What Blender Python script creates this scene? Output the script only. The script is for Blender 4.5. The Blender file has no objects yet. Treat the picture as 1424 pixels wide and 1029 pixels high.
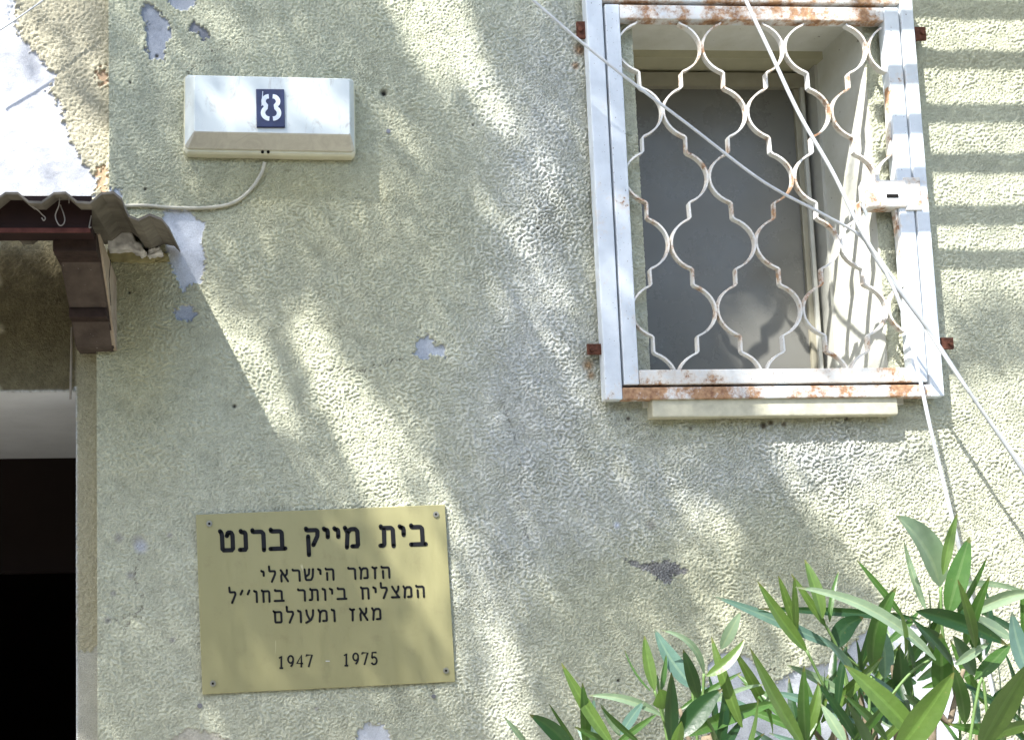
import bpy, bmesh, math, random
import numpy as np
from mathutils import Vector, Matrix

random.seed(7); rng = np.random.default_rng(11)
scn = bpy.context.scene
COL = scn.collection

# ------------------------------------------------------------------ camera
FPX, PPX, PPY, DIST, EYE = 1500.0, 420.0, 700.0, 2.1, 1.6     # photo 1424 x 1029
def _basis(yaw=3.4, pitch=5.67, roll=1.25):
    y, p, r = (math.radians(a) for a in (yaw, pitch, roll))
    f = Vector((math.sin(y)*math.cos(p), math.cos(y)*math.cos(p), math.sin(p)))
    rt = f.cross(Vector((0, 0, 1))).normalized(); up = rt.cross(f)
    return rt*math.cos(r)-up*math.sin(r), rt*math.sin(r)+up*math.cos(r), f
CR, CU, CF = _basis()
CAM = Vector((0, -DIST, EYE))
cd = bpy.data.cameras.new('camera'); cam = bpy.data.objects.new('camera', cd); COL.objects.link(cam)
m = Matrix((CR, CU, -CF)).transposed().to_4x4(); m.translation = CAM; cam.matrix_world = m
cd.sensor_fit = 'HORIZONTAL'; cd.sensor_width = 36; cd.lens = 36*FPX/1424
cd.shift_x = (712-PPX)/1424; cd.shift_y = (PPY-514.5)/1424
cd.clip_start = 0.05; cd.clip_end = 500
scn.camera = cam

# ------------------------------------------------------------------ light
SUNV = Vector((-1.1, -1.0, 2.0))                   # towards the sun
EL = math.asin(SUNV.z/SUNV.length); AZ = math.atan2(SUNV.x, SUNV.y)
w = bpy.data.worlds.new('World'); scn.world = w; w.use_nodes = True
nt = w.node_tree; nt.nodes.clear()
sky = nt.nodes.new('ShaderNodeTexSky'); sky.sky_type = 'NISHITA'; sky.sun_disc = False
sky.sun_elevation = EL; sky.sun_rotation = AZ; sky.dust_density = 2.0; sky.air_density = 1.0; sky.ozone_density = 1.0
bg = nt.nodes.new('ShaderNodeBackground'); bg.inputs[1].default_value = 0.15
wo = nt.nodes.new('ShaderNodeOutputWorld')
nt.links.new(sky.outputs[0], bg.inputs[0]); nt.links.new(bg.outputs[0], wo.inputs[0])
sd = bpy.data.lights.new('sun', 'SUN'); sd.energy = 5.0; sd.angle = math.radians(0.5); sd.color = (1, 0.975, 0.935)
sun = bpy.data.objects.new('sun', sd); COL.objects.link(sun)
sun.rotation_euler = SUNV.to_track_quat('Z', 'Y').to_euler(); sun.location = (-4, -4, 8)
scn.view_settings.view_transform = 'Standard'; scn.view_settings.look = 'None'
scn.view_settings.exposure = 1.52; scn.view_settings.gamma = 1; scn.view_settings.use_curve_mapping = False

# ------------------------------------------------------------------ helpers
def W(px, py, h=0.0):
    """point of the place seen at photo pixel px,py, h metres in front of the wall face"""
    d = CR*(px-PPX)-CU*(py-PPY)+CF*FPX
    return CAM+d*((DIST-h)/d.y)
def link(name, me, parent=None, loc=None):
    o = bpy.data.objects.new(name, me); COL.objects.link(o)
    if parent is not None: o.parent = parent
    if loc is not None: o.location = loc
    return o
def empty(name, loc=(0, 0, 0)):
    o = bpy.data.objects.new(name, None); COL.objects.link(o); o.location = loc; o.empty_display_size = .05
    bpy.context.view_layer.update(); return o
def tag(o, label, cat, group=None):
    o['label'] = label; o['category'] = cat
    if group: o['group'] = group
    return o
def kind(o, k): o['kind'] = k; return o
def build(name, bm, mat, parent=None, smooth=False, label=None):
    """one mesh object; geometry given in world coordinates"""
    off = Vector((0, 0, 0)) if parent is None else root_loc(parent)
    if off.length: bmesh.ops.translate(bm, verts=bm.verts, vec=-off)
    me = bpy.data.meshes.new(name); bm.to_mesh(me); bm.free()
    if mat: me.materials.append(mat)
    if smooth:
        for p in me.polygons: p.use_smooth = True
    o = link(name, me, parent)
    if label: o['label'] = label
    return o
def root_loc(o):
    v = Vector(o.location)
    while o.parent: o = o.parent; v += Vector(o.location)
    return v
def bm_new(): return bmesh.new()
def box(bm, x0, x1, y0, y1, z0, z1, bev=0.0, mat=None):
    c = Vector(((x0+x1)/2, (y0+y1)/2, (z0+z1)/2))
    r = bmesh.ops.create_cube(bm, size=1)
    vs = r['verts']
    bmesh.ops.scale(bm, vec=(abs(x1-x0), abs(y1-y0), abs(z1-z0)), verts=vs)
    bmesh.ops.translate(bm, vec=c, verts=vs)
    if bev:
        es = list({e for v in vs for e in v.link_edges})
        r2 = bmesh.ops.bevel(bm, geom=es, offset=bev, segments=2, affect='EDGES', profile=.6)
        vs = list({v for f in r2['faces'] for v in f.verts} | {v for v in vs if v.is_valid})
    return vs
def tube(bm, pts, r, n=8, caps=True):
    pts = [Vector(p) for p in pts]; rings = []
    up = None
    for i, p in enumerate(pts):
        a = pts[max(i-1, 0)]; b = pts[min(i+1, len(pts)-1)]; t = (b-a).normalized()
        if up is None:
            up = Vector((0, 0, 1)) if abs(t.z) < .9 else Vector((1, 0, 0))
        s = t.cross(up).normalized(); u = s.cross(t).normalized(); up = u
        rr = r[i] if isinstance(r, (list, tuple)) else r
        rings.append([bm.verts.new(p+(s*math.cos(2*math.pi*k/n)+u*math.sin(2*math.pi*k/n))*rr) for k in range(n)])
    for a, b in zip(rings, rings[1:]):
        for k in range(n): bm.faces.new((a[k], a[(k+1) % n], b[(k+1) % n], b[k]))
    if caps:
        bm.faces.new(rings[0][::-1]); bm.faces.new(rings[-1])
def spline(pts, n=8):
    """Catmull-Rom through points"""
    P = [Vector(p) for p in pts]; P = [P[0]*2-P[1]]+P+[P[-1]*2-P[-2]]; out = []
    for i in range(1, len(P)-2):
        for k in range(n):
            t = k/n; a, b, c, d = P[i-1:i+3]
            out.append(.5*((2*b)+(c-a)*t+(2*a-5*b+4*c-d)*t*t+(3*b-a-3*c+d)*t**3))
    out.append(P[-2]); return out
def prism(bm, poly, y0, y1):
    """poly: (x,z) list, extruded between y0 and y1"""
    a = [bm.verts.new((x, y0, z)) for x, z in poly]; b = [bm.verts.new((x, y1, z)) for x, z in poly]
    n = len(poly); bm.faces.new(a); bm.faces.new(b[::-1])
    for i in range(n): bm.faces.new((a[i], b[i], b[(i+1) % n], a[(i+1) % n]))
    bmesh.ops.recalc_face_normals(bm, faces=bm.faces)

# ------------------------------------------------------------------ materials
class M:
    def __init__(s, name, rough=.7, metal=0., spec=.4):
        s.m = bpy.data.materials.new(name); s.m.use_nodes = True; s.t = s.m.node_tree; s.n = s.t.nodes
        s.b = s.n['Principled BSDF']; s.set(rough, metal, spec)
        s.tc = s.n.new('ShaderNodeTexCoord').outputs['Object']
    def set(s, r, me, sp):
        s.b.inputs['Roughness'].default_value = r; s.b.inputs['Metallic'].default_value = me
        s.b.inputs['Specular IOR Level'].default_value = sp
    def noise(s, scale, detail=4, rough=.55, stretch=None, dist=0.):
        n = s.n.new('ShaderNodeTexNoise'); n.inputs['Scale'].default_value = scale; n.inputs['Detail'].default_value = detail
        n.inputs['Roughness'].default_value = rough; n.inputs['Distortion'].default_value = dist
        src = s.tc
        if stretch:
            mp = s.n.new('ShaderNodeMapping'); mp.inputs['Scale'].default_value = stretch; s.t.links.new(src, mp.inputs[0]); src = mp.outputs[0]
        s.t.links.new(src, n.inputs['Vector']); return n.outputs['Fac']
    def ramp(s, fac, stops):
        r = s.n.new('ShaderNodeValToRGB'); el = r.color_ramp.elements
        while len(el) < len(stops): el.new(.5)
        for e, (p, c) in zip(el, stops):
            e.position = p; e.color = (c, c, c, 1) if isinstance(c, (int, float)) else (*c, 1)
        s.t.links.new(fac, r.inputs[0]); return r.outputs[0]
    def mix(s, fac, a, b, mode='MIX'):
        x = s.n.new('ShaderNodeMix'); x.data_type = 'RGBA'; x.blend_type = mode
        for i, v in ((0, fac), (6, a), (7, b)):
            if isinstance(v, (int, float)): x.inputs[i].default_value = v
            elif isinstance(v, tuple): x.inputs[i].default_value = (*v, 1)
            else: s.t.links.new(v, x.inputs[i])
        return x.outputs[2]
    def math(s, op, a, b=0.):
        x = s.n.new('ShaderNodeMath'); x.operation = op
        for i, v in ((0, a), (1, b)):
            if isinstance(v, (int, float)): x.inputs[i].default_value = v
            else: s.t.links.new(v, x.inputs[i])
        return x.outputs[0]
    def attr(s, name, out='Color'):
        a = s.n.new('ShaderNodeAttribute'); a.attribute_name = name; return a.outputs[out]
    def col(s, c):
        if isinstance(c, tuple): s.b.inputs['Base Color'].default_value = (*c, 1)
        else: s.t.links.new(c, s.b.inputs['Base Color'])
        return s
    def rough(s, c): s.t.links.new(c, s.b.inputs['Roughness']); return s
    def bump(s, h, dist, strength=1.):
        b = s.n.new('ShaderNodeBump'); b.inputs['Distance'].default_value = dist; b.inputs['Strength'].default_value = strength
        s.t.links.new(h, b.inputs['Height'])
        if s.b.inputs['Normal'].is_linked: s.t.links.new(s.b.inputs['Normal'].links[0].from_socket, b.inputs['Normal'])
        s.t.links.new(b.outputs[0], s.b.inputs['Normal']); return s

def simple(name, c, rough=.7, metal=0., var=.15, scale=30, spec=.4, bump=0.):
    k = M(name, rough, metal, spec); n = k.noise(scale, 5)
    k.col(k.mix(k.ramp(n, [(.3, 0.), (.7, 1.)]), tuple(x*(1-var) for x in c), tuple(min(1, x*(1+var)) for x in c)))
    if bump: k.bump(n, bump)
    return k.m

def stucco_mat():
    k = M('painted_stucco', .9, 0, .2)
    c = k.attr('tint'); n = k.noise(60, 6, .65)
    c = k.mix(1., c, k.ramp(n, [(.25, .88), (.75, 1.08)]), 'MULTIPLY')
    c = k.mix(1., c, k.ramp(k.noise(480, 2, .6), [(.28, .80), (.62, 1.06)]), 'MULTIPLY')
    k.col(c)
    relief = k.attr('relief', 'Fac')
    f = k.math('MULTIPLY', k.noise(330, 4, .7), relief)
    k.bump(f, .0042, 1.)
    return k.m
def far_stucco_mat():
    k = M('far_stucco', .9, 0, .2); n = k.noise(3, 5)
    k.col(k.mix(k.ramp(n, [(.35, 0.), (.7, 1.)]), (.47, .48, .37), (.53, .54, .43)))
    k.bump(k.noise(110, 2, .5, (1, 1, 1.6), .5), .004); return k.m
MS = stucco_mat(); MFS = far_stucco_mat()

def painted_steel(name, lo, hi, base=(.66, .71, .745)):
    k = M(name, .38, 0, .5)
    n = k.noise(14, 7, .72); n2 = k.noise(160, 4, .7)
    mask = k.ramp(k.math('ADD', n, k.math('MULTIPLY', n2, .22)), [(lo, 0.), (hi, 1.)])
    rust = k.mix(k.ramp(k.noise(90, 5), [(.3, 0.), (.7, 1.)]), (.20, .095, .05), (.50, .31, .17))
    edge = k.ramp(k.math('ADD', n, k.math('MULTIPLY', n2, .22)), [(lo-.10, 0.), (lo, 1.)])
    paint = k.mix(k.ramp(k.noise(40, 5), [(.3, 0.), (.65, 1.)]), tuple(x*.9 for x in base), base)
    specks = k.ramp(k.noise(230, 2, .5), [(.70, 0.), (.73, 1.)])
    paint = k.mix(specks, paint, (.16, .13, .11))
    paint = k.mix(k.math('MULTIPLY', edge, .4), paint, (.62, .50, .36))
    k.col(k.mix(mask, paint, rust)); k.rough(k.ramp(mask, [(0., .36), (1., .85)]))
    k.bump(k.math('ADD', k.math('MULTIPLY', mask, -.5), k.math('MULTIPLY', n2, .5)), .0012)
    return k.m
MP1 = painted_steel('white_paint_light_rust', .765, .795)
MP2 = painted_steel('white_paint_heavy_rust', .555, .66)
MP3 = painted_steel('white_paint_some_rust', .645, .73, (.70, .70, .665))
MRUST = simple('rust', (.11, .045, .028), .9, 0, .5, 120, .2, .001)
MBLACK = simple('black_gap', (.012, .011, .01), .9, 0, .2, 20, .1)

# ------------------------------------------------------------------ wall relief (real displacement)
def inpoly(X, Z, poly):
    r = np.zeros(X.shape, bool); n = len(poly)
    for i in range(n):
        x0, z0 = poly[i]; x1, z1 = poly[(i+1) % n]
        c = ((z0 > Z) != (z1 > Z))
        with np.errstate(divide='ignore', invalid='ignore'):
            r ^= c & (X < (x1-x0)*(Z-z0)/(z1-z0+1e-12)+x0)
    return r
def fft_noise(shape, step, f):
    k0 = np.fft.fftfreq(shape[0], step)[:, None]; k1 = np.fft.rfftfreq(shape[1], step)[None, :]
    n = np.fft.irfft2(np.fft.rfft2(rng.standard_normal(shape))*f(k0, k1), shape)
    return (n-n.mean())/n.std()
def band(shape, step, wl, ang=0., an=1., bw=.35):
    ca, sa = math.cos(ang), math.sin(ang)
    def f(kz, kx):
        a = kx*ca+kz*sa; b = -kx*sa+kz*ca; k = np.sqrt((a*an)**2+b**2)*wl
        return np.exp(-((k-1)/bw)**2/2)*(k > 0)
    return fft_noise(shape, step, f)
def lowp(shape, step, wl):
    return fft_noise(shape, step, lambda a, b: np.exp(-((a*a+b*b)*wl*wl)/2))
def blur(a, step, s):
    k0 = np.fft.fftfreq(a.shape[0], step)[:, None]; k1 = np.fft.rfftfreq(a.shape[1], step)[None, :]
    return np.fft.irfft2(np.fft.rfft2(a)*np.exp(-2*(math.pi*s)**2*(k0*k0+k1*k1)), a.shape)
def px(poly, h=0.): return [(W(x, y, h).x, W(x, y, h).z) for x, y in poly]

def grid_wall(name, x0, x1, z0, z1, step, y0, H, COLR, REL, drop, parent, mat, skirt=.03):
    nz, nx = H.shape
    xs = np.linspace(x0, x1, nx); zs = np.linspace(z0, z1, nz)
    X, Z = np.meshgrid(xs, zs)
    co = np.stack([X, y0-H, Z], -1).reshape(-1, 3)
    idx = np.arange(nx*nz).reshape(nz, nx)
    fx = (X[:-1, :-1]+X[1:, 1:])/2; fz = (Z[:-1, :-1]+Z[1:, 1:])/2
    keep = ~drop(fx, fz)
    a, b, c, d = idx[:-1, :-1][keep], idx[:-1, 1:][keep], idx[1:, 1:][keep], idx[1:, :-1][keep]
    Q = np.stack([a, b, c, d], -1)
    # skirts on open edges inside the sheet and round it
    kp = np.pad(keep, 1)
    ex = []
    V2 = []; base = nx*nz; mp = {}
    def dup(i):
        if i not in mp: mp[i] = base+len(V2); V2.append((co[i, 0], y0+skirt, co[i, 2]))
        return mp[i]
    def edges(cond, p, q):
        for i, j in zip(p[cond].tolist(), q[cond].tolist()): ex.append((j, i, dup(i), dup(j)))
    K = keep
    edges(K & ~kp[:-2, 1:-1], idx[:-1, :-1], idx[:-1, 1:])
    edges(K & ~kp[2:, 1:-1], idx[1:, 1:], idx[1:, :-1])
    edges(K & ~kp[1:-1, :-2], idx[1:, :-1], idx[:-1, :-1])
    edges(K & ~kp[1:-1, 2:], idx[:-1, 1:], idx[1:, 1:])
    allv = np.concatenate([co, np.array(V2).reshape(-1, 3)]); allq = np.concatenate([Q, np.array(ex, dtype=Q.dtype).reshape(-1, 4)])
    cc = np.ones((len(allv), 4), np.float32); cc[:nx*nz, :3] = COLR.reshape(-1, 3)
    rr = np.ones(len(allv), np.float32); rr[:nx*nz] = REL.reshape(-1)
    for i, j in mp.items(): cc[j] = cc[i]
    me = bpy.data.meshes.new(name)
    me.vertices.add(len(allv)); me.vertices.foreach_set('co', allv.astype(np.float32).ravel())
    me.loops.add(len(allq)*4); me.loops.foreach_set('vertex_index', allq.astype(np.int32).ravel())
    me.polygons.add(len(allq)); me.polygons.foreach_set('loop_start', np.arange(0, len(allq)*4, 4, dtype=np.int32))
    try: me.polygons.foreach_set('loop_total', np.full(len(allq), 4, np.int32))
    except Exception: pass
    me.polygons.foreach_set('use_smooth', np.ones(len(allq), bool))
    me.update(calc_edges=True)
    at = me.color_attributes.new('tint', 'FLOAT_COLOR', 'POINT'); at.data.foreach_set('color', cc.ravel())
    ar = me.attributes.new('relief', 'FLOAT', 'POINT'); ar.data.foreach_set('value', rr)
    me.materials.append(mat)
    return link(name, me, parent)

house = empty('house', (0, 0, 0))
tag(house, 'old house wall of worn pale yellow stucco with a dark doorway', 'house')

# opening of the window, in wall coordinates
OPL, OPR = W(883, 100).x-.002, W(1213, 200).x
OPT, OPB = W(1050, 17).z, W(1050, 532).z
XE_UP, XE_LO = -.2475, -.2735
ZSW = 2.2
STEP = .0020
NX, NZ = 1001, 831
X0, X1, Z0, Z1 = XE_LO, XE_LO+STEP*(NX-1), 1.26, 1.26+STEP*(NZ-1)
xs = np.linspace(X0, X1, NX); zs = np.linspace(Z0, Z1, NZ); GX, GZ = np.meshgrid(xs, zs)
sh = GX.shape
# photo pixel -> approx wall coordinate helper for soft tint patches
def blob(cx, cy, rx, ry, ang=0.):
    c = W(cx, cy); a = math.radians(ang); k = .0014
    u = ((GX-c.x)*math.cos(a)-(GZ-c.z)*math.sin(a))/(rx*k); v = ((GX-c.x)*math.sin(a)+(GZ-c.z)*math.cos(a))/(ry*k)
    return np.exp(-(u*u+v*v))
lo1 = lowp(sh, STEP, .05); lo2 = lowp(sh, STEP, .012); lo3 = lowp(sh, STEP, .16)
wx = GX+.0022*lowp(sh, STEP, .010)+.0007*lowp(sh, STEP, .004); wz = GZ+.0022*lowp(sh, STEP, .010)+.0007*lowp(sh, STEP, .004)
wash = blob(760, 260, 75, 330, 8)*1.0+blob(700, 120, 80, 150, 0)*.3+blob(760, 560, 130, 160, 30)*.8+blob(900, 690, 260, 70, -18)*.75+blob(690, 880, 60, 220, 0)*.4+blob(330, 780, 160, 300)*.10+blob(1160, 640, 140, 60)*.7
wash = np.clip(wash*(.85+.10*lo1)+.07*lo2*np.clip(wash*3, 0, 1), 0, 1)
coarse = np.clip(blob(770, 300, 70, 320, 6)*1.0+blob(1150, 660, 150, 80)*.9+blob(900, 640, 250, 120)*.35, 0, 1)
yel = np.clip(blob(190, 480, 70, 170)*1.0+blob(380, 255, 130, 35)*.8+blob(380, 320, 200, 80)*.3+blob(1080, 590, 200, 25)*.8+blob(470, 300, 220, 220)*.25+blob(1000, 800, 240, 120)*.3, 0, 1)  # darker yellow tint, strongest below light box, window and canopy
worm = band(sh, STEP, .0083, math.radians(-14), 1.40, .46)
worm2 = band(sh, STEP, .0070, math.radians(25), 1.1, .46)
grain = band(sh, STEP, .0052, 0, 1., .3)
mixw = 1/(1+np.exp(-3*lo1))
worm = worm*mixw+worm2*(1-mixw)
amp = .00085*(1+.9*coarse)*np.clip(1+.28*lo3+.15*lo1, .35, 2)
amp = np.where(GX < W(330, 600).x, amp*.85, amp)
wash = np.clip(wash+.18*np.clip(worm, -1, 1)*np.clip(wash*3, 0, 1), 0, 1)
H = amp*np.tanh(2.3*(worm+.30))*1.15+.00058*grain*np.clip(1-.35*lo3, .3, 2)+.0010*lo3*.6+.0006*lo1*.5
COLR = np.zeros(sh+(3,))
base = np.array([.60, .61, .455]); washc = np.array([.64, .66, .65]); yelc = np.array([.52, .49, .29])
COLR[:] = base
COLR = COLR*(1-yel[..., None]*.8)+yelc*yel[..., None]*.8
COLR = COLR*(1-wash[..., None]*.7)+washc*wash[..., None]*.7
COLR *= (1+.035*lo1+.02*lo2)[..., None]
REL = np.ones(sh)
def peel(poly, depth=.0032, colr=(.42, .46, .54), ragged=.0, rel=.08, lip=.0018):
    global H, COLR, REL
    m_ = inpoly(wx, wz, px(poly)).astype(float); s = np.clip(blur(m_, STEP, .0011), 0, 1)
    s = np.clip((s-.25)*2, 0, 1)
    around = np.clip(blur(m_, STEP, .006)*2, 0, 1)*(1-s)
    H = H*(1-s)+(-depth+.00012*lo2+.0003*lo1)*s+lip*around*(.5+.5*np.clip(lo2, -1, 1))
    cc = np.array(colr)*(1+.015*lo2+.035*lo1)[..., None]
    COLR = COLR*(1-s[..., None])+cc*s[..., None]
    REL = REL*(1-s)+rel*s
    return s
GREY = (.33, .36, .41); LIL = (.50, .525, .56)
peel([(200, 3), (215, 10), (232, 28), (240, 48), (230, 65), (230, 85), (210, 82), (203, 70), (203, 30), (194, 22)], .004, (.25, .275, .32))
peel([(230, -12), (276, -12), (272, 6), (262, 14), (244, 13), (234, 4)], .004, (.28, .305, .35))
peel([(266, 27), (293, 45), (283, 59), (275, 46), (261, 43)], .005, (.20, .21, .24))
peel([(228, 292), (262, 290), (272, 303), (287, 309), (280, 330), (285, 355), (281, 392), (262, 395), (255, 408), (246, 388), (234, 360), (225, 320)], .0034, LIL)
peel([(242, 430), (262, 423), (276, 436), (262, 447), (243, 444)], .003, GREY)
peel([(575, 492), (580, 474), (597, 464), (604, 478), (618, 482), (621, 498), (603, 492), (590, 500)], .003, (.38, .415, .46))
peel([(495, 1040), (497, 1015), (514, 1002), (524, 1007), (536, 1011), (546, 1040)], .0036, LIL)
peel([(864, 777), (900, 784), (928, 778), (958, 796), (938, 801), (931, 814), (914, 803), (893, 791)], .0014, (.43, .42, .40), rel=2.)
_s = inpoly(wx, wz, px([(864, 777), (900, 784), (928, 778), (958, 796), (938, 801), (931, 814), (914, 803), (893, 791)]))
H = H+_s*.0011*grain; COLR = COLR*(1+_s*.28*np.clip(grain, -1.5, 1.5))[..., None]
peel([(985, 922), (1008, 905), (1040, 912), (1075, 950), (1120, 925), (1160, 920), (1200, 880), (1240, 850), (1290, 880), (1330, 915), (1336, 1045), (985, 1045)], .0032, (.50, .52, .55), rel=.3)
peel([(150, 262), (168, 262), (170, 284), (152, 284)], .002, (.45, .49, .55))
peel([(232, 1030), (260, 1012), (300, 1020), (330, 1034), (330, 1045), (232, 1045)], .001, (.48, .46, .38), rel=.8)
# small holes, nicks and hairline cracks
def mark(x, y, r, depth, c):
    global H, COLR
    p = W(x, y); d = np.sqrt((GX-p.x)**2+(GZ-p.z)**2)/(r*.0014); s = np.clip(1.4-d, 0, 1)
    H -= depth*s; COLR = COLR*(1-s[..., None])+np.array(c)*s[..., None]
for x, y, r in ((534, 129, 5), (218, 77, 3), (181, 115, 2.4), (202, 263, 2.5), (180, 407, 2), (658, 174, 1.8), (326, 565, 3), (860, 946, 2.3), (1000, 316, 2), (748, 318, 2)):
    mark(x, y, r, .006 if r > 3.5 else .002, (.03, .028, .025))
for x, y, r in ((165, 748, 8), (192, 752, 10), (182, 800, 7), (236, 744, 5), (158, 825, 5), (240, 890, 5), (150, 862, 6), (440, 985, 4), (905, 730, 9)):
    mark(x, y, r*.8, 0.0002, (.43, .42, .36))
for x, y, r, c in ((818, 508, 8, (.42, .30, .18)), (822, 522, 6, (.44, .33, .21)), (1062, 592, 5, (.12, .10, .07)), (1072, 588, 4, (.16, .13, .09)), (1090, 590, 4, (.2, .17, .12)), (1176, 583, 3, (.12, .1, .08)), (960, 596, 3, (.2, .18, .13)), (874, 582, 3, (.15, .13, .1)), (840, 190, 3, (.2, .16, .12)), (806, 70, 9, (.40, .27, .17)), (800, 92, 6, (.44, .32, .22))):
    mark(x, y, r, .0002, c)
mark(196, 760, 9, .0003, (.55, .57, .60)); mark(858, 730, 5, .0, (.7, .73, .76))
def crack(pts, wd=.0011, dep=.0015, c=(.10, .09, .07)):
    global H, COLR
    P = [W(*p) for p in pts]; d = np.full(sh, 9.)
    for a, b in zip(P, P[1:]):
        ax, az, bx, bz = a.x, a.z, b.x, b.z; L = (bx-ax)**2+(bz-az)**2
        t = np.clip(((wx-ax)*(bx-ax)+(wz-az)*(bz-az))/L, 0, 1)
        d = np.minimum(d, np.hypot(wx-ax-t*(bx-ax), wz-az-t*(bz-az)))
    s = np.clip(1.5-d/wd, 0, 1)*.8; H -= dep*s; COLR = COLR*(1-s[..., None])+np.array(c)*s[..., None]
crack([(440, 522), (470, 510), (505, 517), (540, 503), (560, 500)], .0008)
crack([(192, 770), (186, 800), (200, 838), (170, 880)], .0007, c=(.22, .2, .16))
crack([(160, 862), (185, 852), (200, 862)], .0008, c=(.2, .19, .15))
crack([(603, 945), (602, 965)], .0008)
crack([(268, 115), (262, 100), (270, 92)], .001); crack([(265, 90), (300, 84), (330, 88)], .0008, c=(.3, .28, .2))
crack([(283, 57), (292, 68), (305, 72), (318, 62)], .0009, c=(.2, .18, .14))
crack([(700, 560), (725, 640), (722, 700), (740, 780)], .0008, c=(.25, .25, .22))
crack([(1060, 935), (1090, 925), (1120, 900)], .001)
# plain trowelled border beside the canopy
def drop_main(fx, fz):
    return ((fx < XE_UP) & (fz > ZSW)) | ((fx > OPL) & (fx < OPR) & (fz > OPB) & (fz < OPT))
main_wall = grid_wall('stucco_wall', X0, X1, Z0, Z1, STEP, 0., H, COLR, REL, drop_main, house, MS)

# recessed wall left of the edge
YR = .03
step2 = .0026
rx0, rx1, rz0, rz1 = -.62, -.235, 1.26, 2.93
nx2 = int((rx1-rx0)/step2)+1; nz2 = int((rz1-rz0)/step2)+1
GX, GZ = np.meshgrid(np.linspace(rx0, rx1, nx2), np.linspace(rz0, rz1, nz2)); sh2 = GX.shape
STEPb = STEP; STEP = step2; sh = sh2
lo1 = lowp(sh2, step2, .05); lo2 = lowp(sh2, step2, .012)
wx = GX+.0035*lowp(sh2, step2, .012); wz = GZ+.0035*lowp(sh2, step2, .012)
H = .0013*np.tanh(1.5*band(sh2, step2, .0082, .2, 1.2, .5))+.0005*lo1
COLR = np.zeros(sh2+(3,)); COLR[:] = (.56, .52, .38); REL = np.ones(sh2)
def pxr(poly): return px(poly, -YR)
_px = px
def px(poly, h=0.): return _px(poly, -YR)
peel([(-22, -60), (20, -60), (22, 40), (46, 72), (63, 92), (80, 104), (76, 118), (66, 124), (86, 150), (92, 185), (108, 212), (122, 235), (134, 245), (133, 262), (120, 300), (-15, 300), (-30, 180), (-14, 60)], .003, (.48, .49, .52), rel=.2)
peel([(132, 100), (148, 92), (149, 120), (142, 118)], .003, (.35, .25, .17))
peel([(134, 238), (149, 226), (150, 290), (140, 290)], .002, (.50, .35, .22))
peel([(16, 0), (24, 8), (16, 30), (10, 35), (13, 15)], .004, (.5, .52, .55))
peel([(102, 905), (140, 900), (140, 1060), (100, 1060)], .001, (.58, .62, .67), rel=1.)
# canopy shade painted into the old brownish render above the door
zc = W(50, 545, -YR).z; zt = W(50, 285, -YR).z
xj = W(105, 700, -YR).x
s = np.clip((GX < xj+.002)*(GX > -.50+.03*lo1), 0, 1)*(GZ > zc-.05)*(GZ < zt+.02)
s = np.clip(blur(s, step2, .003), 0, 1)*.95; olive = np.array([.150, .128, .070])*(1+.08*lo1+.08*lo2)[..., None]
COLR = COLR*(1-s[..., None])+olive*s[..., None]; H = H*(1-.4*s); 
s = np.clip((GX >= xj+.002)*(GZ < zt), 0, 1)*.7; COLR = COLR*(1-s[..., None])+np.array([.40, .37, .235])*s[..., None]; H *= (1-.3*s)  # recessed strip beside the door: its shade is put into the colour
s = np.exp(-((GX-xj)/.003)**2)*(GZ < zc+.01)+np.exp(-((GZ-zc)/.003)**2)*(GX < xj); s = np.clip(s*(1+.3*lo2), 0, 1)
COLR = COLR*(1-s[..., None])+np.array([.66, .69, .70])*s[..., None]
COLR = np.clip(COLR, .01, .9)
for p_, y_ in ((40, 375), (18, 360), (100, 500)):
    pass
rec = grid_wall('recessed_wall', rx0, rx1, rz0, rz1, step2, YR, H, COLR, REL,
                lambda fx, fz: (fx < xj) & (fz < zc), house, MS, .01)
px = _px

# the rest of the house front, plain sheets round the detailed part
bm = bm_new()
def sheet(bm, x0, x1, z0, z1, y):
    v = [bm.verts.new(p) for p in ((x0, y, z0), (x1, y, z0), (x1, y, z1), (x0, y, z1))]; bm.faces.new(v)
sheet(bm, X1, 9, 0, 7.5, 0); sheet(bm, XE_LO, X1, 0, Z0, 0); sheet(bm, XE_UP, X1, Z1, 7.5, 0)
sheet(bm, XE_LO-.9, rx0, zc, 7.5, YR); sheet(bm, rx0, XE_UP, rz1, 7.5, YR)
sheet(bm, -9, XE_LO-1.2, 0, 7.5, YR); sheet(bm, XE_LO-1.2, XE_LO-.9, zc, 7.5, YR)
sheet(bm, xj, XE_LO, 0, Z0, YR)
v = [bm.verts.new(p) for p in ((XE_LO, 0, 0), (XE_LO, 0, Z0), (XE_LO, YR, Z0), (XE_LO, YR, 0))]; bm.faces.new(v)
v = [bm.verts.new(p) for p in ((XE_UP, 0, Z1), (XE_UP, 0, 7.5), (XE_UP, YR, 7.5), (XE_UP, YR, Z1))]; bm.faces.new(v)
build('outer_wall', bm, MFS, house)

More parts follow.
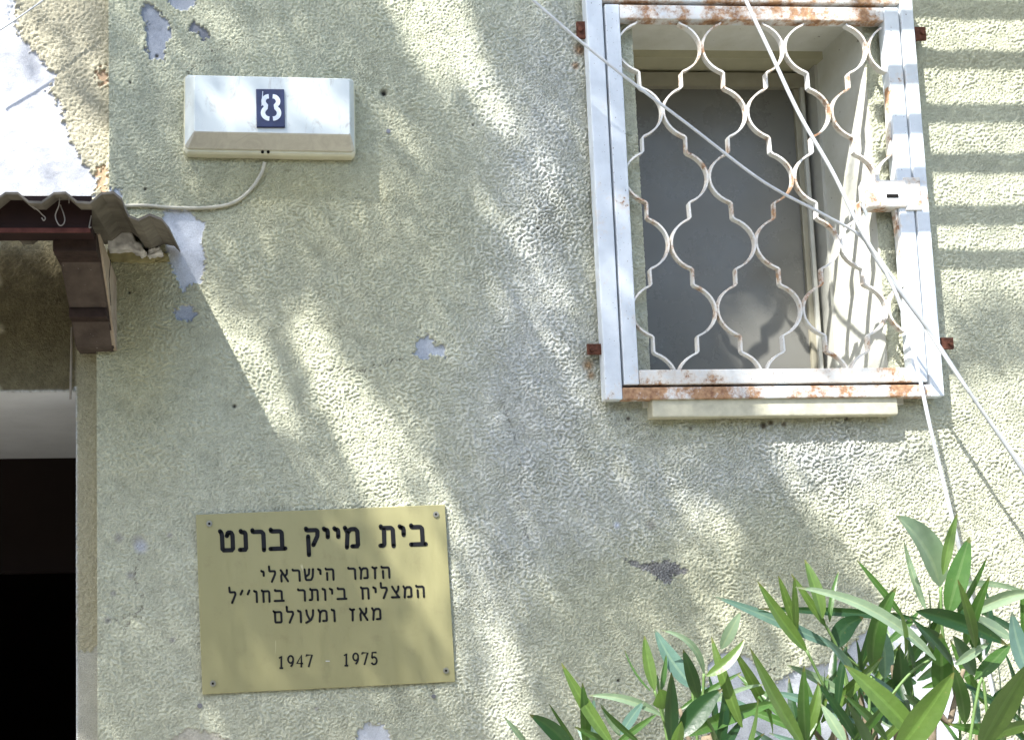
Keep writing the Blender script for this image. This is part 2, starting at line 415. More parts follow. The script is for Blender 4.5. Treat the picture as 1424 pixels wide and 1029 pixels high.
# doorway: white ceiling, then a dark entrance hall
MWHITE = simple('white_plaster', (.62, .64, .66), .85, 0, .06, 12, .2, .002)
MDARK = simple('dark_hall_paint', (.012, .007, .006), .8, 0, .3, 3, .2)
dx0 = XE_LO-1.2
yb = YR+.92
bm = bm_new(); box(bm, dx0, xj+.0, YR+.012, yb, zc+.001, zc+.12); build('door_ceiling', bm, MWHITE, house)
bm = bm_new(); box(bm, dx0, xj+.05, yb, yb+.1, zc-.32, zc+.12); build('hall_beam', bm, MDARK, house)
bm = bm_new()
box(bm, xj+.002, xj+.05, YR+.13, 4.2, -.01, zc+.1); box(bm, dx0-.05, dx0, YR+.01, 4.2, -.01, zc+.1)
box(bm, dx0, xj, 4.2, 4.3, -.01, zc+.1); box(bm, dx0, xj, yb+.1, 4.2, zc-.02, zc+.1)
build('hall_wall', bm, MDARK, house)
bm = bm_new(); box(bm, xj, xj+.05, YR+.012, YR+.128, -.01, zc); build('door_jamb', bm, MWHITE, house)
# thin pipe / cable run at the corner of the door head
bm = bm_new(); tube(bm, [W(100, 455, -.02), W(99, 500, -.02), W(98, 555, -.02)], .0025, 6); build('corner_pipe', bm, simple('old_pipe', (.25, .22, .18)), house)

# ------------------------------------------------------------------ window in its opening
MREV = M('reveal_plaster', .6, 0, .4)
n = MREV.noise(9, 6, .6); sp = MREV.ramp(MREV.noise(70, 3, .6), [(.70, 0.), (.76, 1.)])
MREV.col(MREV.mix(sp, MREV.mix(MREV.ramp(n, [(.35, 0.), (.7, 1.)]), (.54, .54, .46), (.66, .67, .62)), (.14, .12, .09)))
MREV.bump(MREV.noise(60, 4), .0015); MREV = MREV.m
DW = .20
e = .0015
bm = bm_new()
box(bm, OPR-e, OPR+.05, .004, DW+.08, OPB-.02, OPT+.02)     # right reveal
build('window_reveal', bm, MREV, house)
bm = bm_new(); box(bm, OPL-.05, OPL+e, .004, DW+.08, OPB-.02, OPT+.02); build('window_reveal', bm, MREV, house)
bm = bm_new(); box(bm, OPL-.02, OPR+.02, .004, DW-.045, OPT-e, OPT+.05); build('window_soffit', bm, MREV, house)
bm = bm_new(); box(bm, OPL-.02, OPR+.02, -.006, DW+.08, OPB-.05, OPB+.004); build('window_ledge', bm, MREV, house)
# sill lip under the grille
sx0, sx1 = W(908, 570, .03).x, W(1250, 570, .03).x; sz0, sz1 = W(1080, 578, .03).z, W(1080, 552, .03).z
MSILL = simple('sill_render', (.50, .48, .36), .85, 0, .15, 40, .3, .002)
bm = bm_new(); box(bm, sx0, sx1, -.028, .01, sz0, sz1, .003); build('window_sill', bm, MSILL, house)
win = empty('sliding_window', (OPL, DW, OPB))
tag(win, 'sliding window with grey pane and pale olive frame set deep behind the scrolled grille', 'window')
MFR = simple('olive_grey_aluminium', (.30, .28, .21), .5, .2, .1, 25, .4)
MFRL = simple('pale_aluminium', (.50, .50, .45), .45, .2, .08, 25, .4)
zt_w = W(1000, 97, -DW).z
fr = bm_new(); box(fr, OPL+e, OPR-e, DW-.045, DW+.05, zt_w+.003, OPT); build('head_rail', fr, simple('olive_rail', (.40, .38, .26), .5, 0, .06), win)
fr = bm_new(); box(fr, OPL+e, OPR-e, DW+.006, DW+.05, W(1000, 119, -DW).z, zt_w-.004); build('top_rail', fr, MFR, win)
xg = W(1113, 300, -DW-.02).x; xf = W(1139, 300, -DW).x
fr = bm_new(); box(fr, xg, xf-.006, DW+.012, DW+.05, OPB, W(1000, 119, -DW).z+.0, .002); build('stile', fr, MFR, win)
fr = bm_new(); box(fr, xg+.012, xf-.012, DW+.004, DW+.012, OPB, W(1000, 119, -DW).z-.001, .001); build('stile', fr, MFRL, win)
fr = bm_new(); box(fr, xf+.002, OPR-e, DW-.02, DW+.05, OPB, zt_w+.002); build('frame_side', fr, MFRL, win)
fr = bm_new(); box(fr, xf-.006, xf+.002, DW+.03, DW+.05, OPB, zt_w); build('rubber_seal', fr, MBLACK, win)
fr = bm_new(); box(fr, OPL+e, xf, DW+.002, DW+.05, OPB, W(1000, 530, -DW).z); build('bottom_rail', fr, MFR, win)
k = M('dusty_window_pane', .22, 0, .5)
n = k.noise(2.2, 5, .6); k.col(k.mix(k.ramp(n, [(.3, 0.), (.75, 1.)]), (.125, .122, .105), (.17, .17, .155)))
k.rough(k.ramp(k.noise(6, 6, .7), [(.3, .16), (.7, .42)]))
pb = bm_new(); box(pb, OPL+e, xg+.001, DW+.02, DW+.026, OPB, W(1000, 118, -DW).z)
build('pane', pb, k.m, win)
bm = bm_new(); box(bm, OPL-.04, OPR+.04, DW+.08, DW+.1, OPB-.04, OPT+.04); build('window_back', bm, MBLACK, house)

# ------------------------------------------------------------------ window grille
HG = .035                                   # front face distance from the wall
gr = empty('window_grille', (.729, 0, 2.0))
tag(gr, 'white painted steel window grille with rusty frame and scrolled bars over the window', 'window grille')
def Wg(x, y): p = W(x, y, HG); return p
OX0, OX1, OZ0 = .7290, 1.4255, 2.0020; OZ1 = W(1040, 5, HG).z+.036
IX0, IX1, IZ0, IZ1 = .7685, 1.3940, 2.0320, W(1040, 8, HG).z
BW = .0345; BI = .0315; yF, yB = -HG, -HG+.026
def bar(name, a, bm_args, mat, parent=gr, bev=.0025):
    bm = bm_new(); box(bm, *bm_args, bev); return build(name, bm, mat, parent, label=a)
bar('outer_frame_post', None, (OX0, OX0+BW, yF, yB, OZ0, OZ1), MP1)
bar('outer_frame_post', None, (OX1-.0275, OX1, yF, yB, OZ0, OZ1), MP1)
bar('outer_frame_rail', 'rusty bottom rail', (OX0+BW+.0005, OX1-.028, yF+.0008, yB, OZ0, OZ0+.0245), MP2)
bar('outer_frame_rail', 'rusty top rail', (OX0+BW+.0005, OX1-.028, yF+.0008, yB, OZ1-.033, OZ1), MP2)
bar('gate_post', None, (IX0, IX0+BI-.001, yF+.001, yB, IZ0, IZ1), MP1)
bar('gate_post', None, (IX1-BI, IX1, yF+.001, yB, IZ0, IZ1), MP1)
bar('gate_rail', 'rusty bottom rail of the gate', (IX0+BI, IX1-BI-.0005, yF+.002, yB, IZ0, IZ0+.030), MP3)
bar('gate_rail', 'rusty top rail of the gate', (IX0+BI, IX1-BI-.0005, yF+.002, yB, IZ1-.030, IZ1), MP2)
MGAPSHADE = simple('gap_shade_black', (.010, .007, .006), .95, 0, .3, 60, .05)  # strips behind the gate; near-black colour stands in for shade in the gaps
bar('gap_shade_strip', None, (OX0+BW-.004, IX0+.004, yB+.0005, yB+.004, OZ0+.02, OZ1), MGAPSHADE, bev=0)
bar('gap_shade_strip', None, (IX1-.004, OX1-.024, yB+.0005, yB+.004, OZ0+.02, OZ1), MGAPSHADE, bev=0)
bar('gap_shade_strip', None, (IX0+.0045, IX1-.0045, yB+.0006, yB+.004, OZ0+.018, IZ0+.004), MGAPSHADE, bev=0)
# scrolled flat bars
PITCHX = W(1097, 60, HG).x-W(978, 62, HG).x
NODE = [W(978, 64, HG).z, W(924, 158, HG).z, W(989, 249, HG).z, W(932, 340, HG).z, W(999, 430, HG).z]
PZ = (NODE[0]-NODE[4])/4
XA = W(978, 64, HG).x-.001; XB = W(924, 158, HG).x
print('grille', PITCHX, PZ, XA, XB)
PITCHX = 2*(XA-XB); 
yC = -HG+.013
def wavy(x_odd, x_even, ztop, zbot, wob):
    """centre line from node to node: quarter arc, jog, quarter arc"""
    pts = []; z0 = NODE[0]+PZ
    # nodes k = -1..6 ; even k -> x_odd side (row1 = k0)
    for k_ in range(-1, 6):
        xa, xb = (x_odd, x_even) if k_ % 2 == 0 else (x_even, x_odd)
        za = NODE[0]-k_*PZ; xm = (xa+xb)/2; sg = 1 if xb > xa else -1; hx = abs(xb-xa)/2
        hj = PZ*.13; ha = PZ/2-hj
        for t in np.linspace(0, 1, 8):
            a = t*math.pi*.36
            u = (1-math.cos(a))/(1-math.cos(math.pi*.36)); v_ = math.sin(a)/math.sin(math.pi*.36)
            pts.append((xa+sg*hx*.93*u, za-ha*v_))
        pts.append((xm, za-ha-hj*.18)); pts.append((xm, za-PZ+ha+hj*.18))
        for t in np.linspace(1, 0, 8):
            a = t*math.pi*.36
            u = (1-math.cos(a))/(1-math.cos(math.pi*.36)); v_ = math.sin(a)/math.sin(math.pi*.36)
            pts.append((xb-sg*hx*.93*u, za-PZ+ha*v_))
    out = []
    for i, (x, z) in enumerate(pts):
        if z > ztop or z < zbot: continue
        z2 = z; x2 = x+wob*math.sin(z*31+x_odd*50)
        if out and abs(out[-1][0]-x2)+abs(out[-1][1]-z2) < .0006: continue
        out.append((x2, z2))
    return out
def ribbon(bm, path, th, dep, yc):
    n = len(path); L = []
    for i in range(n):
        a = path[max(0, i-1)]; b = path[min(n-1, i+1)]; tx, tz = b[0]-a[0], b[1]-a[1]; l = math.hypot(tx, tz) or 1
        nx_, nz_ = tz/l*th/2, -tx/l*th/2; x, z = path[i]
        L.append([bm.verts.new(p) for p in ((x+nx_, yc-dep/2, z+nz_), (x-nx_, yc-dep/2, z-nz_), (x-nx_, yc+dep/2, z-nz_), (x+nx_, yc+dep/2, z+nz_))])
    for a, b in zip(L, L[1:]):
        for k_ in range(4): bm.faces.new((a[k_], a[(k_+1) % 4], b[(k_+1) % 4], b[k_]))
    bm.faces.new(L[0]); bm.faces.new(L[-1][::-1]); bmesh.ops.recalc_face_normals(bm, faces=bm.faces)
ztop, zbot = IZ1-.029, IZ0+.029
TH = .0037
for i in range(-1, 6):
    # bar i touches bar i+1 on odd rows or even rows alternately
    if i % 2 == 0: xo, xe = XA+(i//2)*PITCHX-TH*.55, XB+(i//2)*PITCHX+TH*.55
    else: xo, xe = XA+((i-1)//2)*PITCHX+TH*.55, XB+((i+1)//2)*PITCHX-TH*.55
    path = [p for p in wavy(xo, xe, ztop, zbot, .0011) if IX0+BI-.012 < p[0] < IX1-BI+.004]
    bm = bm_new(); ribbon(bm, path, TH, .013, yC); build('scroll_bar', bm, MP3, gr)
# little welds where neighbouring bars touch
# lock box with slot on the gate post
lx0, lx1 = W(1207, 270, HG+.004).x, W(1262, 270, HG+.004).x; lz0, lz1 = W(1235, 289, HG).z, W(1235, 251, HG).z
lk = bm_new(); box(lk, lx0, lx1, -HG-.004, -HG+.03, lz0, lz1, .004); LK = build('lock_box', lk, MP3, gr)
lk = bm_new(); box(lk, W(1231, 270, HG).x, W(1247, 270, HG).x, -HG-.0052, -HG-.0035, W(1238, 276, HG).z, W(1238, 271.5, HG).z); build('key_slot', lk, MBLACK, LK)
lk = bm_new(); tube(lk, [(lx0+.004, -HG+.012, lz0-.012), (lx0-.004, -HG+.008, lz0+.004), (lx0-.004, -HG+.008, lz1-.004), (lx0+.006, -HG+.012, lz1+.006)], .0035, 8); build('bolt', lk, MP1, LK)
lk = bm_new(); box(lk, lx1-.004, lx1+.03, -HG-.0022, -HG+.004, lz0-.006, lz1+.006, .001); build('strike_plate', lk, MP3, gr)
# rusty fixing lugs
def lug(x, y, w_, h_, side):
    c = W(x, y, .02); bm = bm_new(); a = w_*.00055; b = h_*.0006
    box(bm, c.x-a, c.x+a, -.024, -.018, c.z-b, c.z+b, .001); box(bm, c.x-a*.35, c.x+a*.35, -.022, .01, c.z-b*.5, c.z+b*.5)
    tube(bm, [(c.x-side*a*.4, -.028, c.z), (c.x-side*a*.4, -.02, c.z)], .005, 6)
    build('fixing_lug', bm, MRUST, gr)
lug(826, 486, 26, 18, 1); lug(1316, 478, 24, 20, -1); lug(1278, 48, 24, 24, -1); lug(808, 43, 18, 30, 1)

# ------------------------------------------------------------------ cables
def cable(name, pts, r, mat, label, cat='cable'):
    bm = bm_new(); tube(bm, spline([W(*p) for p in pts], 10), r, 8); o = build(name, bm, mat, None, True); tag(o, label, cat, 'cables across the wall'); return o
MCAB = simple('pale_cable', (.55, .57, .58), .5, 0, .08, 50)
MCABD = simple('grey_cable', (.36, .38, .39), .5, 0, .1, 50)
cable('wall_cable', [(690, -42, .10), (740, 0, .10), (800, 52, .10), (870, 108, .10), (960, 176, .10), (1060, 252, .10), (1148, 300, .10), (1198, 330, .10), (1240, 384, .10), (1285, 452, .10), (1330, 520, .10), (1390, 604, .10), (1440, 672, .10), (1520, 780, .08)], .0028, MCAB, 'thin pale cable crossing the grille diagonally from upper left to lower right')
cable('wall_cable', [(1010, -70, .12), (1037, 0, .12), (1072, 75, .12), (1112, 160, .12), (1158, 240, .12), (1196, 318, .115), (1222, 362, .11), (1243, 402, .105), (1258, 442, .10), (1276, 512, .10), (1294, 596, .10), (1312, 670, .09), (1330, 745, .08), (1352, 840, .05), (1380, 960, .03), (1400, 1080, .01)], .0036, MCAB, 'thicker pale cable falling steeply across the right half of the grille')
cable('wall_cable', [(1196, 322, .108), (1226, 372, .108), (1262, 420, .104), (1300, 472, .10), (1350, 548, .10), (1410, 636, .10), (1470, 730, .09)], .0034, MCABD, 'grey cable running off the bundle at the lower right corner of the grille')
cable('wall_cable', [(-40, 66, .02), (0, 42, .02), (30, 22, .02), (64, -2, .02), (100, -30, .02)], .0016, MCAB, 'thin cable crossing the peeled wall above the canopy')

# ------------------------------------------------------------------ entrance light box with the house number
lb = empty('house_number_light', W(374, 170, 0))
tag(lb, 'white plastic house number light box with a navy plate on the stucco', 'house light')
k = M('aged_white_plastic', .38, 0, .5)
n = k.noise(5, 4); d1 = k.ramp(k.noise(26, 8, .75, (1, 1, .5), 1.2), [(.545, 0.), (.67, 1.)])
k.col(k.mix(k.math('MULTIPLY', d1, .6), k.mix(n, (.56, .62, .61), (.63, .67, .655)), (.30, .27, .24))); MPL = k.m
k = M('grimy_white_plastic', .55, 0, .4)
d1 = k.ramp(k.noise(22, 8, .75, None, 1.5), [(.42, 0.), (.68, 1.)])
k.col(k.mix(k.math('MULTIPLY', d1, .5), (.62, .60, .52), (.38, .35, .31))); MPG = k.m
MPY = simple('yellowed_plastic', (.62, .60, .44), .5, 0, .08, 30)
bx0, bx1, bz0, bz1 = -.0965, .248, 2.509, 2.672
ang = math.radians(-.9); cbx = Vector(((bx0+bx1)/2, 0, (bz0+bz1)/2))
def rotp(p, c=cbx, a=ang):
    v = Vector(p)-c; return Vector((c.x+v.x*math.cos(a)-v.z*math.sin(a), p[1], c.z+v.x*math.sin(a)+v.z*math.cos(a)))
def loops(bm, specs, close=True):
    rings = []
    for (x0, x1, z0, z1, y, c) in specs:
        pts = [(x0+c, z0), (x1-c, z0), (x1, z0+c), (x1, z1-c), (x1-c, z1), (x0+c, z1), (x0, z1-c), (x0, z0+c)]
        rings.append([bm.verts.new(rotp((x, y, z))) for x, z in pts])
    for a, b in zip(rings, rings[1:]):
        for i in range(8): bm.faces.new((a[i], a[(i+1) % 8], b[(i+1) % 8], b[i]))
    bm.faces.new(rings[-1]); bmesh.ops.recalc_face_normals(bm, faces=bm.faces)
    return rings
bm = bm_new(); loops(bm, [(bx0, bx1, bz0, bz1, 0.004, .006), (bx0, bx1, bz0, bz1, -.018, .006), (bx0+.003, bx1-.003, bz0+.003, bz1-.003, -.022, .006)])
build('base_tray', bm, MPY, lb)
bm = bm_new()
i_ = .003
R_ = loops(bm, [(bx0+i_, bx1-i_, bz0+.008, bz1-i_, -.021, .006), (bx0+i_, bx1-i_, bz0+.008, bz1-i_, -.026, .006),
           (bx0+.0215, bx1-.0135, bz0+.0265, bz1-.019, -.056, .002), (bx0+.0235, bx1-.0155, bz0+.0285, bz1-.021, -.058, .002)])
cover = build('cover', bm, MPL, lb)
cover.data.materials.append(MPG)
for p in cover.data.polygons:
    if p.normal.z < -.4: p.material_index = 1
# side notch
bm = bm_new(); c = Vector(W(267, 162, .022)); box(bm, c.x-.001, c.x+.006, -.030, -.022, c.z-.001, c.z+.001)
build('side_clip', bm, simple('clip_shadow_plastic', (.2, .2, .19)), lb)
np_ = bm_new(); pc = W(376, 152, .058)
nw, nh = .0280, .0392
box(np_, pc.x-nw, pc.x+nw, -.0625, -.057, pc.z-nh, pc.z+nh, .0015)
NP = build('number_plate', np_, simple('navy_enamel', (.018, .024, .075), .3, 0, .3, 60, .5), lb)
MWN = simple('white_number_paint', (.74, .80, .88), .4, 0, .05)
# the 8: two stencilled halves, each a thick S-like stroke
for s_ in (-1, 1):
    pth = []
    for t in np.linspace(88, 236, 12): pth.append((-.0052-0*t+.0+.0070*math.cos(math.radians(t))*1.0, .0072+.0062*math.sin(math.radians(t))))
    for t in np.linspace(124, 272, 12): pth.append((-.0050+.0082*math.cos(math.radians(t)), -.0078+.0073*math.sin(math.radians(t))))
    pth = [((x+.0035)*-s_ if s_ == 1 else (x+.0035), z) for x, z in pth]
    pth = [(pc.x+(x+(.0012*s_))*1.45+.001, pc.z+.002+z*1.6) for x, z in pth]
    bm = bm_new(); ribbon(bm, pth, .0088, .001, -.0630); build('number_eight_half', bm, MWN, NP)
bm = bm_new(); ribbon(bm, [(pc.x-.0145, pc.z+.034), (pc.x-.0170, pc.z+.004)], .0014, .0006, -.0629); build('scratch', bm, MWN, NP)
bm = bm_new(); tube(bm, spline([W(368, 226, .012), W(364, 240, .008), W(350, 262, .006), W(325, 282, .005), W(290, 289, .005), (W(240, 289, .005)), W(200, 286, .005), W(160, 287, .005)], 10), .0036, 8)
o = build('lamp_cable', bm, simple('dirty_flex', (.47, .45, .36), .7, 0, .12, 60), None, True); tag(o, 'thin painted cable curving from the light box along the wall to the canopy', 'cable')

for x_ in (365, 373):
    c_ = W(x_, 223, .012); bm = bm_new(); tube(bm, [(c_.x, -.022, bz0+.004+.0005), (c_.x, -.0232, bz0+.004+.0005)], .0032, 10); build('cable_hole', bm, MBLACK, lb)
# screws and plugs in the wall
def screw(x, y, r=.0048, label=''):
    c = W(x, y, .002); bm = bm_new()
    tube(bm, [(c.x, .004, c.z), (c.x, -.0028, c.z)], r, 12); tube(bm, [(c.x, -.0028, c.z), (c.x, -.0033, c.z)], r*.45, 8)
    o = build('wall_plug', bm, MPLUG); tag(o, label, 'wall plug', 'plugs and screws in the wall'); return o
MPLUG = simple('grey_plug', (.22, .22, .23), .5, .5)
screw(540, 183, .0045, 'small grey plug in the wall right of the light box')
screw(278, 981, .0048, 'dark plug in the wall below the lower left corner of the brass plaque')
screw(603, 968, .0042, 'dark plug in the wall below the lower right corner of the brass plaque')

# ------------------------------------------------------------------ brass plaque
pa = Vector((-.0785, 0, 1.7899)); pb_ = Vector((.4100, 0, 1.8017)); pcn = Vector((.4145, 0, 1.4575)); pdn = Vector((-.0740, 0, 1.4453))
pu = (pb_-pa).normalized(); pv = Vector((-pu.z, 0, pu.x)); pw = (pb_-pa).length; ph = (pa-pdn).length
pl = empty('brass_plaque', pdn); tag(pl, 'brass memorial plaque engraved with black Hebrew lettering and the years 1947 - 1975', 'plaque')
k = M('brass', .40, .25, .45)
n = k.noise(2.5, 4, .5, (1, 1, 1)); n2 = k.noise(90, 3, .6, (1, 1, .12)); scr = k.ramp(k.noise(60, 3, .6, (1, 1, .22), .6), [(.72, 0.), (.75, 1.)])
c = k.mix(k.ramp(n, [(.3, 0.), (.7, 1.)]), (.32, .30, .15), (.37, .345, .175))
c = k.mix(k.math('MULTIPLY', k.ramp(k.noise(35, 7, .75), [(.55, 0.), (.72, 1.)]), .35), c, (.24, .21, .11))
k.col(k.mix(k.math('MULTIPLY', scr, .5), c, (.66, .62, .42))); k.rough(k.ramp(n2, [(.3, .36), (.7, .50)])); k.bump(n2, .0002)
MBRASS = k.m
def pp(u, v_, y): return pdn+pu*u+pv*v_+Vector((0, y, 0))
YP = -.007
bm = bm_new()
a = [bm.verts.new(pp(*q, YP)) for q in ((0, 0), (pw, 0), (pw, ph), (0, ph))]; b = [bm.verts.new(pp(*q, YP+.003)) for q in ((0, 0), (pw, 0), (pw, ph), (0, ph))]
bm.faces.new(a); bm.faces.new(b[::-1])
for i in range(4): bm.faces.new((a[i], b[i], b[(i+1) % 4], a[(i+1) % 4]))
bmesh.ops.recalc_face_normals(bm, faces=bm.faces); bmesh.ops.bevel(bm, geom=list(bm.edges), offset=.0007, segments=1, affect='EDGES')
build('plate', bm, MBRASS, pl)
def uv_of(x, y):
    d = W(x, y, -YP)-pdn; return d.dot(pu), d.dot(pv)
for x, y in ((291, 728), (606, 715), (296, 950), (620, 932)):
    u, v_ = uv_of(x, y); bm = bm_new(); tube(bm, [pp(u, v_, YP), pp(u, v_, YP-.0022)], .0058, 14); sc_ = build('screw', bm, simple('screw_steel', (.40, .39, .33), .4, .7), pl)
    bm = bm_new(); tube(bm, [pp(u, v_, YP-.0022), pp(u, v_, YP-.0025)], .0024, 8); build('screw_recess', bm, MBLACK, sc_)
MINK = simple('black_enamel_lettering', (.012, .012, .014), .35, 0, .1, 40, .4)
GL = {  # strokes in a box one letter high, x from the left edge
 'ב': (.80, [[(.06, 1.02), (.08, .93), (.55, .93), (.64, .84), (.64, .05)], [(.0, .05), (.80, .05)]]),
 'י': (.24, [[(.0, .99), (.06, .92), (.17, .92), (.20, .82), (.19, .55)]]),
 'ת': (.78, [[(.08, 1.02), (.10, .93), (.62, .93), (.72, .84), (.72, .0)], [(.24, .93), (.22, .12), (.16, .04), (.0, .04)]]),
 'מ': (.72, [[(.0, 1.0), (.13, .74), (.06, .0)], [(.13, .74), (.30, .92), (.56, .92), (.67, .80), (.67, .05), (.36, .05)]]),
 'ק': (.64, [[(.0, 1.02), (.02, .93), (.55, .93), (.62, .86), (.60, .62), (.36, .18)], [(.10, .62), (.10, -.32)]]),
 'ר': (.60, [[(.0, 1.02), (.02, .93), (.48, .93), (.58, .82), (.58, .0)]]),
 'נ': (.38, [[(.08, 1.0), (.12, .93), (.28, .93), (.33, .84), (.33, .05), (.0, .05)]]),
 'ט': (.70, [[(.0, 1.02), (.07, .93), (.10, .78), (.10, .05), (.66, .05), (.66, .80), (.58, .94), (.42, .94), (.36, .76)]]),
 'ה': (.70, [[(.02, 1.02), (.04, .93), (.58, .93), (.67, .84), (.67, .0)], [(.13, .62), (.13, .0)]]),
 'ז': (.38, [[(.0, 1.0), (.10, .90), (.36, .94)], [(.22, .90), (.19, .0)]]),
 'ש': (.82, [[(.04, 1.0), (.12, .05), (.58, .05), (.72, .30), (.78, 1.0)], [(.44, 1.0), (.40, .55), (.10, .34)]]),
 'א': (.70, [[(.06, 1.0), (.66, .0)], [(.60, 1.0), (.58, .66), (.42, .46)], [(.20, .74), (.08, .48), (.10, .0)]]),
 'ל': (.58, [[(.04, 1.36), (.06, .93), (.52, .93), (.56, .72), (.24, .0)]]),
 'צ': (.68, [[(.06, 1.0), (.60, .05)], [(.62, 1.0), (.60, .72), (.40, .44)], [(.0, .05), (.66, .05)]]),
 'ח': (.74, [[(.04, 1.02), (.06, .93), (.60, .93), (.68, .84), (.68, .0)], [(.16, .93), (.16, .0)]]),
 'ו': (.24, [[(.0, 1.0), (.04, .93), (.17, .93), (.21, .84), (.21, .0)]]),
 "'": (.22, [[(.20, 1.05), (.04, .72)]]),
 'ע': (.68, [[(.06, 1.0), (.12, .60), (.34, .12)], [(.62, 1.0), (.60, .55), (.42, .16), (.0, -.06)]]),
 'ם': (.68, [[(.0, 1.02), (.06, .93), (.56, .93), (.64, .84), (.64, .05), (.12, .05), (.12, .93)]])}
def rnd(pts):
    out = [pts[0]]
    for a, b in zip(pts, pts[1:]):
        for t in (.06, .5, .94): out.append((a[0]+(b[0]-a[0])*t, a[1]+(b[1]-a[1])*t))
    out.append(pts[-1]); return out
def text_line(txt, x0, x1, ybase, hpx, stroke, gap=.30, space=.50):
    """a line read from right to left; x0..x1, baseline and letter height in photo pixels"""
    tot = sum(space if c == ' ' else GL[c][0] for c in txt)+gap*(len(txt)-1)
    u0, v0 = uv_of(x0, ybase[0]); u1, v1 = uv_of(x1, ybase[1]); sx = (u1-u0)/tot; sy = hpx*.0014
    cur = u1
    for ch in txt:
        if ch == ' ': cur -= (space+gap)*sx; continue
        wd, sts = GL[ch]; left = cur-wd*sx; bm = bm_new()
        for n_, st in enumerate(sts):
            pts = []
            for a_, b_ in rnd(st):
                u = left+a_*sx; v_ = v0+(v1-v0)*(u-u0)/(u1-u0)+b_*sy; q = pp(u, v_, 0); pts.append((q.x, q.z))
            ribbon(bm, pts, stroke*.0014, .0006, YP-.0004-.00008*n_)
            for q in (pts[0], pts[-1]): tube(bm, [(q[0], YP-.0001, q[1]), (q[0], YP-.0007-.00008*n_, q[1])], stroke*.0007, 8)
        build('letter', bm, MINK, pl); cur = left-gap*sx
text_line('בית מייק ברנט', 307, 592, (766.5, 757.5), 27.5, 6.1, .33)
text_line('הזמר הישראלי', 364, 542, (809, 803), 15.5, 3.0, .40)
text_line("המצליח ביותר בחו''ל", 319, 590, (838, 829.5), 15.5, 3.0, .40)
text_line('מאז ומעולם', 381, 530, (866, 861), 16, 3.0, .40)
# the years, single-stroke typewriter figures
def arc(cx, cz, rx, rz, a0, a1, n=14):
    return [(cx+rx*math.cos(math.radians(t)), cz+rz*math.sin(math.radians(t))) for t in np.linspace(a0, a1, n)]
FIG = {'1': [[(.10, .80), (.32, .98), (.32, 0)], [(.14, 0), (.50, 0)]],
       '9': [arc(.32, .68, .24, .29, 0, 360, 22), arc(.10, .62, .46, .60, -2, -62, 9)],
       '4': [[(.45, 0), (.45, 1), (.04, .32), (.62, .32)]],
       '7': [[(.05, .86), (.05, .98), (.58, .98), (.26, 0)]],
       '5': [[(.54, .98), (.14, .98), (.11, .55)]+arc(.30, .31, .26, .30, 135, -150, 16)],
       '-': [[(.12, .42), (.50, .42)]]}
cw = (528-386)/11.0
MPALE = simple('worn_white_dash', (.6, .6, .55))
for i, ch in enumerate('1947 - 1975'):
    if ch not in FIG: continue
    bm = bm_new()
    xx = 386+i*cw; yy = 928.5-5.0*i/10
    for st in FIG[ch]:
        pts = []
        for (a_, b_) in st:
            u, v_ = uv_of(xx+a_*cw*1.15+.5, yy-b_*17); q = pp(u, v_, 0); pts.append((q.x, q.z))
        if ch == '-':
            b2 = bm_new(); ribbon(b2, pts, .0019, .0006, YP-.0004); build('dash', b2, MPALE, pl)
        else: ribbon(bm, pts, .0034, .0006, YP-.0004-.00008*FIG[ch].index(st))
    if ch != '-': build('figure', bm, MINK, pl)

# ------------------------------------------------------------------ canopy over the door
cn = empty('door_canopy', W(80, 360, 0)); tag(cn, 'corrugated sheet canopy on a brown corbel over the dark doorway', 'canopy')
MSHEET = simple('weathered_sheet', (.15, .135, .11), .8, 0, .3, 26, .25, .003)
MBEAM = simple('dark_red_brown_paint', (.018, .007, .006), .8, 0, .35, 14, .3, .001)
k = M('flaking_brown_corbel', .75, 0, .25)
nn = k.noise(24, 6, .6); ch_ = k.ramp(k.noise(120, 3, .7), [(.70, 0.), (.74, 1.)])
k.col(k.mix(ch_, k.mix(k.ramp(nn, [(.3, 0.), (.7, 1.)]), (.050, .037, .031), (.098, .076, .062)), (.55, .52, .48))); k.bump(nn, .003); MCOR = k.m
WL = .0790; AMP = .0165
xp = W(83, 267, .35).x                      # a crest at the front edge
hf = .35; zf = W(83, 267, hf).z             # crest height at the front
zw = W(186, 326, 0).z                       # crest height at the wall
def crest(x):                               # trapezoid wave 0..1
    t = ((x-xp)/WL) % 1.0; t = min(t, 1-t)
    return 1.0 if t < .13 else (0.0 if t > .37 else 1-(t-.13)/.24)
xr = W(236, 345, .35).x
xc = xp+WL*1.30                             # right of this the sheet is broken and sags
def sag(x, h_):
    if x < xc: return 0.
    f = min(1, (x-xc)/.010)
    return -(.018*f+.42*(x-xc))*(.45+.55*h_/hf)
def hfront(x): return hf+.004*math.sin(x*90)+(.003*math.sin(x*333) if x > xc else 0)
xsn = []
x = xp-WL*17
while x < xr:
    for o_ in (-.13, .13, .37, .63):
        q = x+WL*o_
        if q < xr: xsn.append(q)
    x += WL
xsn += [xr, xc, xc+.004, xc+.010]
xsn = sorted(set(round(q, 4) for q in xsn))
bm = bm_new(); rows = []
for x in xsn:
    h1 = hfront(x); col_ = []
    for j in range(9):
        h_ = -.0+h1*(j/8.); z = zw+(zf-zw)*(h_/hf)-AMP*(1-crest(x))+sag(x, h_)
        col_.append((x, -h_-.001, z))
    rows.append(col_)
TT = .0042
top = [[bm.verts.new(p) for p in r] for r in rows]; bot = [[bm.verts.new((p[0], p[1], p[2]-TT)) for p in r] for r in rows]
